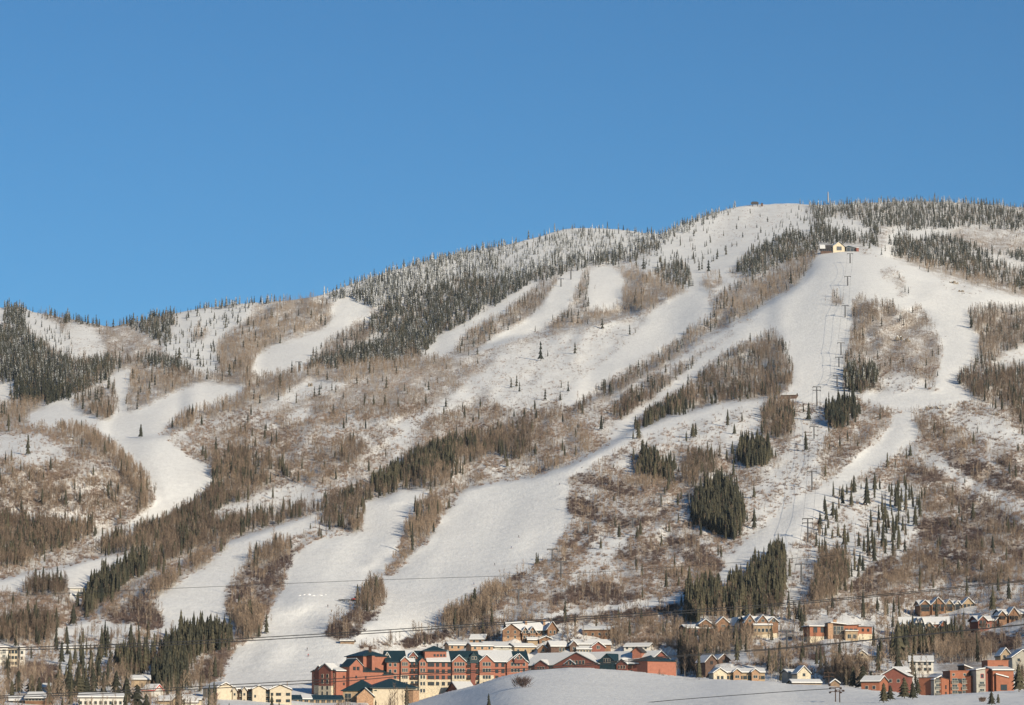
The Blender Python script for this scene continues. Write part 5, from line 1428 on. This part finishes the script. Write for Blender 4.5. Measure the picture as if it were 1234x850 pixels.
# ------------------------------------------------------------------ vegetation
ZONES = [
 (0, 700, 130, 805, 'between the lift station and the apartment block'), (0, 805, 180, 900, 'among the houses in the lower left corner'),
 (130, 760, 180, 805, 'on the snow left of the tall fir stand'), (180, 755, 286, 900, 'in the stand above the cream condominium'),
 (262, 650, 360, 790, 'in the heart-shaped thicket between two runs'), (360, 600, 442, 660, 'in the grove above the terrain park'),
 (380, 700, 470, 780, 'in the thicket left above the hotel'), (90, 640, 340, 760, 'along the lower edge of the left valley'),
 (462, 590, 556, 705, 'in the grove between the two central runs'), (370, 500, 650, 625, 'in the wooded belt across the middle'),
 (470, 680, 636, 900, 'between the big run and the hotel roofs'), (636, 700, 822, 810, 'on the bank behind the hotel east wing'),
 (822, 755, 960, 830, 'around the townhouse row and the A-frame'), (815, 660, 948, 757, 'in the tall fir stand above the townhouses'),
 (826, 570, 900, 662, 'in the dark fir cluster on the right slope'), (886, 530, 930, 570, 'in the small clump right of the wooded slope'),
 (995, 484, 1040, 522, 'in the clump below the brown wooded island'), (970, 665, 1026, 735, 'in the mixed wood beside the lower lift line'),
 (960, 570, 1112, 700, 'on the blue-shaded snow below the lower right run'), (948, 800, 1110, 900, 'at the back edge of the snow mound'),
 (1072, 740, 1200, 815, 'in the grove between the chalet row and red condos'), (1110, 800, 1300, 900, 'around the modern red condos'),
 (948, 690, 1300, 800, 'among the chalets on the right slope'), (1040, 480, 1300, 700, 'on the right scrub slope'),
 (640, 560, 900, 735, 'on the scrub slope right of the big run'), (690, 480, 990, 600, 'below the diagonal wooded ridge'),
 (690, 330, 990, 540, 'on the diagonal wooded ridge'), (0, 500, 200, 640, 'on the snowy knob at the left'),
 (0, 600, 300, 700, 'in the left valley'), (0, 340, 300, 520, 'on the far left ridge'), (955, 200, 1300, 330, 'on the summit ridge'),
 (560, 400, 730, 560, 'on the open slope right of the middle dome'), (200, 430, 640, 640, 'on the slopes of the middle dome'),
 (300, 260, 760, 460, 'in the upper central forest'), (740, 200, 960, 350, 'on the snowfield below the summit'), (990, 350, 1300, 520, 'beside the runs of the right shoulder'),
]
def zone(px, py):
    for a, b, c, d, s in ZONES:
        if a <= px < c and b <= py < d: return s
    return 'on the open mountainside'
EXC = [(169.6,527.6,17,1.15),(651.5,435,26,1.1),(693,427,16,1),(657,483,16,1),(684.7,473,15,1),(675,483,12,1.3),(644.5,495,14,1),(632,504,13,1),(616,468,14,.9),(626,473,14,.8),
 (724.6,519,19,1),(702,499,12,1),(696.5,521,14,.9),(769.6,529,20,1.1),(763,530,12,1.1),(777,567,22,1.2),(783,567,16,1.1),(877,514,22,1.2),(885,524,14,1.2),(835,528,18,1.5),(902.8,561,28,1.2),(894,558,20,1.1),(908.7,601,18,.9),(909,638,27,1.3),(892,647,20,1),
 (884,575,22,.7),(876,590,24,.6),(888,597,24,.8),
 (1044.8,610,36,.9),(1054,602,25,.7),(1082,611,34,.8),(1091.6,617,24,1.1),(1067,627,24,1),(1076,644,26,.8),(1081,641,24,.8),(1004,622,18,1.2),(1008,631,22,.9),(998,638,14,1),(1026,611,21,1),(1018,659,28,.9),(1022,655,18,.9),
 (1097,550,14,1.1),(1104,619,14,.6),(1145,636,14,1),(1154,636,14,.9),(1133,659,16,.9),(1170.6,396,17,1.1),(1051,655,18,.9),(1035,660,20,.9),(1067,669,20,.8),(1052,664,26,.8),(1054,678,22,.9),(1088,641,20,.7),
 (1040,690,22,.8),(1030,680,16,.9),(1003,650,14,1),(1010,648,20,.8),(1227,545,12,1.3),(758.8,404.7,15,1),(645,400,8,1),(836,285,9,1),(847.5,271,8,.9),(856,293,9,1),(887.7,276.5,8,1),(895,286.6,8,1),(875,308,14,1.1),(864,313,10,1),(836,313,10,.9),(835,301.7,10,.9),(796,316.7,10,1),(808.5,314,8,1),(792,309,8,.8),(759.5,316.7,13,1),(766.6,320.5,10,1),(775.4,325.5,15,1.2),(789.7,331.8,10,1.1),(793.5,332.6,9,1),(842.5,326.8,14,.9),(846,325.5,14,.8),(853.8,328,16,1.2),(904,257.7,7,1),(916,262,6,1),(925,268,8,1),(912,275,7,1),(890,266,6,1),(872,285,8,.9),(820,296,9,.9),(826,320,10,1),
 (216,433,16,1.3),(212,430,11,1),(238.7,434,15,1.1),(245,443,12,1),(253.8,434,10,1),(255,424,9,1),(260,405,8,1),(221,406.5,9,1),(276.4,454,17,1.2),(260,446.7,10,1),(253.8,391,8,1),(286.4,390,12,1.2),(299,392.7,12,1.2),(228,420,9,1),(247,399,8,.9),(270,384,8,1),
 (70,838,28,2.5),(83,843,33,2.6),(95,842,30,2.5),(104,840,24,2.2),(112,838,34,1.3),(22,836,28,2.2),(38,836,24,2.2),(14,842,22,2.0),(140,838,30,2.4),(152,850,34,2.4),(165,853,28,2.2),(176,862,26,2.4),(60,846,18,2.2),(47,838,22,1.9),
 (80,778,24,1.3),(100,776,20,1.2),(88,754,26,1.3),(109,788,12,1),(123,794,16,1),(128,792,14,1),(135,794,10,1.2),
 (589,858,23,1.15),(1065,847,24,2.4),(1073,844,18,2.0),(1090,842,26,2.2),(1195,850,17,2.6),(1203,848,12,2.2),(1028,829,26,2.0),(1040,830,28,2.2),(1020,827,22,1.3),(1050,828,20,1.6),(1100,843,22,2.2),(1106,838,20,1.6),(1228,834,34,1.7),
 (940,789,17,1.2),(1083,800,54,1.15),(1076,797,38,1.1),(1092,796,42,1.1),(321,764,24,.8),(312,768,16,1.3),(519,596,11,1.3),(497,666,38,.5),(505,648,16,.6),(397,640,22,.9),(408,636,24,.8),(429,640,20,.8),(374,638,8,1.2),
 (197,800,30,.9),(215,795,34,.8),(228,793,36,.9),(241,788,34,.9),(256,786,34,.9),(265,784,20,.9),(275,786,22,.9),(330,770,1,1),(245,825,16,1),(252,823,20,1),(225,828,18,1)]
EXC = [e for e in EXC if e[2] > 2]
EXS = [(980,812,16,.9)]
def bare_bush(px, py, hpx, wpx, label, seed, tint=.05):
    r_ = np.random.default_rng(seed); V = []; T = []
    Y = float(depth(px, py)); m = mpp(Y)
    for k in range(520):
        a = r_.uniform(0, 6.28); q = r_.uniform(0, .32); f = r_.uniform(0, 1) ** .7
        up = r_.uniform(.5, 2.5)
        p = np.array((q * math.cos(a) * wpx * m * 1.2, q * math.sin(a) * wpx * m * 1.2, f * .45 * hpx * m))
        sliver(V, T, p, np.array((math.cos(a), math.sin(a), up)), hpx * m * r_.uniform(.25, .5), .13, r_)
    me = mesh_np('bare_bush', np.array(V), np.array(T), [M['shrub']], attrs={'tint': np.full(len(V), tint)})
    o = link('bare_bush', me); o.location = gp(px, py); tag(o, label, 'bush')
bare_bush(629, 829, 21, 26, 'large purple-brown leafless bush standing alone on the white mound', 5)
bare_bush(967, 812, 20, 16, 'frosted pale leafless tree behind the pale steep-gabled house', 6, .95)
bare_bush(1184, 846, 8, 9, 'small pale bush low on the mound at the right', 8, .4)
def small_top(px, py, hm, Y): return hm / mpp(Y)
def grow(kind, col_i, dmax, hfun, tplN, tplF, extra, mats, cat, words, tintf, dustf, grp, two_part=True):
    px, py, zk = sample(col_i, dmax)
    Y = depth(px, py)
    h_ = hfun(px, py, zk, Y)
    wid = rng.uniform(.8, 1.25, len(px)) * (.8 if cat == 'conifer' else 1)
    if extra:
        ex = np.array(extra)
        eY = depth(ex[:, 0], ex[:, 1])
        px = np.r_[px, ex[:, 0]]; py = np.r_[py, ex[:, 1]]; Y = np.r_[Y, eY]
        h_ = np.r_[h_, ex[:, 2] * eY / F]; wid = np.r_[wid, ex[:, 3] if cat != 'shrub' else ex[:, 3]]
        zk = np.r_[zk, np.array(['X'] * len(ex))]
    x, y, z = unproj(px, py, Y)
    pos = np.stack([x, y, z], 1)
    tint = np.clip(tintf(px, py, zk) + rng.normal(0, .2, len(px)), 0, 1)
    dust = dustf(px, py, zk)
    vis_h = h_ / Y * F
    vis = (px > 3) & (px < 1231) & (py - vis_h < 842) & (py < 868)
    # seen size: what stays above the bottom edge of the photograph
    size = np.where(vis, np.minimum(vis_h, 850 - (py - vis_h)) * np.sqrt(wid), -1)
    order = np.argsort(-size)
    big = order[:300]; rest = order[300:]
    near = rest[Y[rest] < 3000]; farr = rest[Y[rest] >= 3000]
    parts_ = []
    for tp, idx in ((tplN, near), (tplF, farr)):
        if len(idx): parts_.append(batch(tp, pos[idx], h_[idx], wid[idx], tint[idx], dust[idx]))
    Vs = []; Ts = []; Ms = []; Ti = []; Du = []; off = 0
    for v, t_, m_, ti, du in parts_:
        Vs.append(v); Ts.append(t_ + off); Ms.append(m_); Ti.append(ti); Du.append(du); off += len(v)
    me = mesh_np(kind + 's', np.concatenate(Vs), np.concatenate(Ts), mats, np.concatenate(Ms), {'tint': np.concatenate(Ti), 'dust': np.concatenate(Du)})
    ob = link(kind + '_woods', me); tag(ob, words[1], cat, None, 'stuff')
    # individuals, built once per variant, then copied with their parts
    protos = []
    for vi, (tv, tt, tm) in enumerate(tplN):
        for tb in range(2):
            row = []
            for pi, pn in ((0, 'crown'), (1, 'trunk')):
                sel = tt[tm == pi]
                if not len(sel): continue
                used, inv = np.unique(sel.ravel(), return_inverse=True)
                # store at 10 m size, so that the material's grain stays right
                mm = mesh_np(kind + '_' + pn, tv[used] * 10, inv.reshape(-1, 3), [mats[pi]], attrs={'tint': np.full(len(used), .25 + .5 * tb), 'dust': np.full(len(used), 0.02)})
                row.append((pn, mm))
            protos.append(row)
    zs = [zone(px[i], py[i]) for i in big]
    box = {}
    for i, z_ in zip(big, zs):
        b_ = box.setdefault(z_, [9e9, -9e9, 9e9, -9e9]); b_[0] = min(b_[0], px[i]); b_[1] = max(b_[1], px[i]); b_[2] = min(b_[2], py[i]); b_[3] = max(b_[3], py[i])
    med = np.median(size[big])
    def where(i, z_):
        b_ = box[z_]; u = (px[i] - b_[0]) / (b_[1] - b_[0] + 1e-6); v = (py[i] - b_[2]) / (b_[3] - b_[2] + 1e-6)
        return ('far left', 'left', 'centre', 'right', 'far right')[min(4, int(u * 5))] + (' back', ' middle', ' front')[min(2, int(v * 3))]
    for i in big:
        row = protos[(int(rng.integers(0, len(tplN)))) * 2 + int(tint[i] > .5)]
        zn = zone(px[i], py[i])
        s = h_[i] / 10
        if two_part:
            r = empty(kind, pos[i], float(rng.uniform(0, 6.28)))
            for pn, mm in row:
                c = link(pn, mm, r)
        else:
            r = link(kind, row[0][1]); r.location = pos[i]; r.rotation_euler = (0, 0, float(rng.uniform(0, 6.28)))
        r.scale = (s * wid[i], s * wid[i], s)
        tag(r, ('taller ' if size[i] > med else 'shorter ') + words[0] + ', ' + where(i, zn) + ', ' + zn, cat, grp % zn)
    print(kind, 'total', len(px), 'tris', len(me.polygons))

def h_con(px, py, k, Y):
    h = rng.normal(10.8, 2.8, len(px))
    h = np.where((k == 'CS') | (k == 'GS'), h * .8, h)
    h = np.where((k == 'AC') | (k == 'B') | (k == 'BH'), h * .82, h)
    h = np.where(py > 770, h * .95, h)
    h = np.where(py < 450, h * .9, h)
    return np.clip(h, 5, 19)
def d_con(px, py, k):
    d = rng.uniform(0, .10, len(px))
    d = np.where(k == 'G', rng.uniform(.15, .42, len(px)), d)
    d = np.where(k == 'GS', rng.uniform(.12, .40, len(px)), d)
    d = np.where((k == 'CS'), rng.uniform(.08, .28, len(px)), d)
    d = np.where(((k == 'C') | (k == 'CM') | (k == 'AC')) & (py < 470), d + rng.uniform(.05, .22, len(px)), d)
    top = (py < skyrow(px) + 8) & (px > 790)
    return np.where(top, rng.uniform(.15, .4, len(px)), d)
grow('conifer_tree', 0, 36.0, h_con, CT, CTF, EXC, [M['conifer'], M['bark']], 'conifer',
     ('dark conifer', 'forest of small dark conifers covering the mountain'),
     lambda px, py, k: np.where(py > 520, .45, .25) + np.where(k == 'CM', .15, 0), d_con, 'conifers %s')
grow('aspen_tree', 1, 52.0, lambda px, py, k, Y: np.clip(rng.normal(8.8, 1.8, len(px)) * np.where(k == 'BH', .6, 1) * np.where((k == 'B') | (k == 'N'), .45, 1), 2.2, 14), AT, ATF, [], [M['aspen'], M['aspen_bark']], 'aspen',
     ('bare aspen', 'leafless brown aspen woods spread over the slopes'),
     lambda px, py, k: np.where((k == 'AC') | (k == 'CM'), .28, .5) + .22 * smooth_noise(px, py, 60, 30, 77), lambda px, py, k: np.zeros(len(px)), 'bare aspens %s')
grow('scrub_bush', 2, 60.0, lambda px, py, k, Y: np.clip(rng.normal(2.0, .5, len(px)), .8, 3.6), ST, STF, EXS, [M['shrub'], M['shrub']], 'shrub',
     ('leafless bush', 'leafless purple-brown scrub dotting the snowy slopes'),
     lambda px, py, k: np.where(k == 'S', 0, .5) + .25 * smooth_noise(px, py, 50, 30, 78), lambda px, py, k: np.zeros(len(px)), 'bushes %s', False)
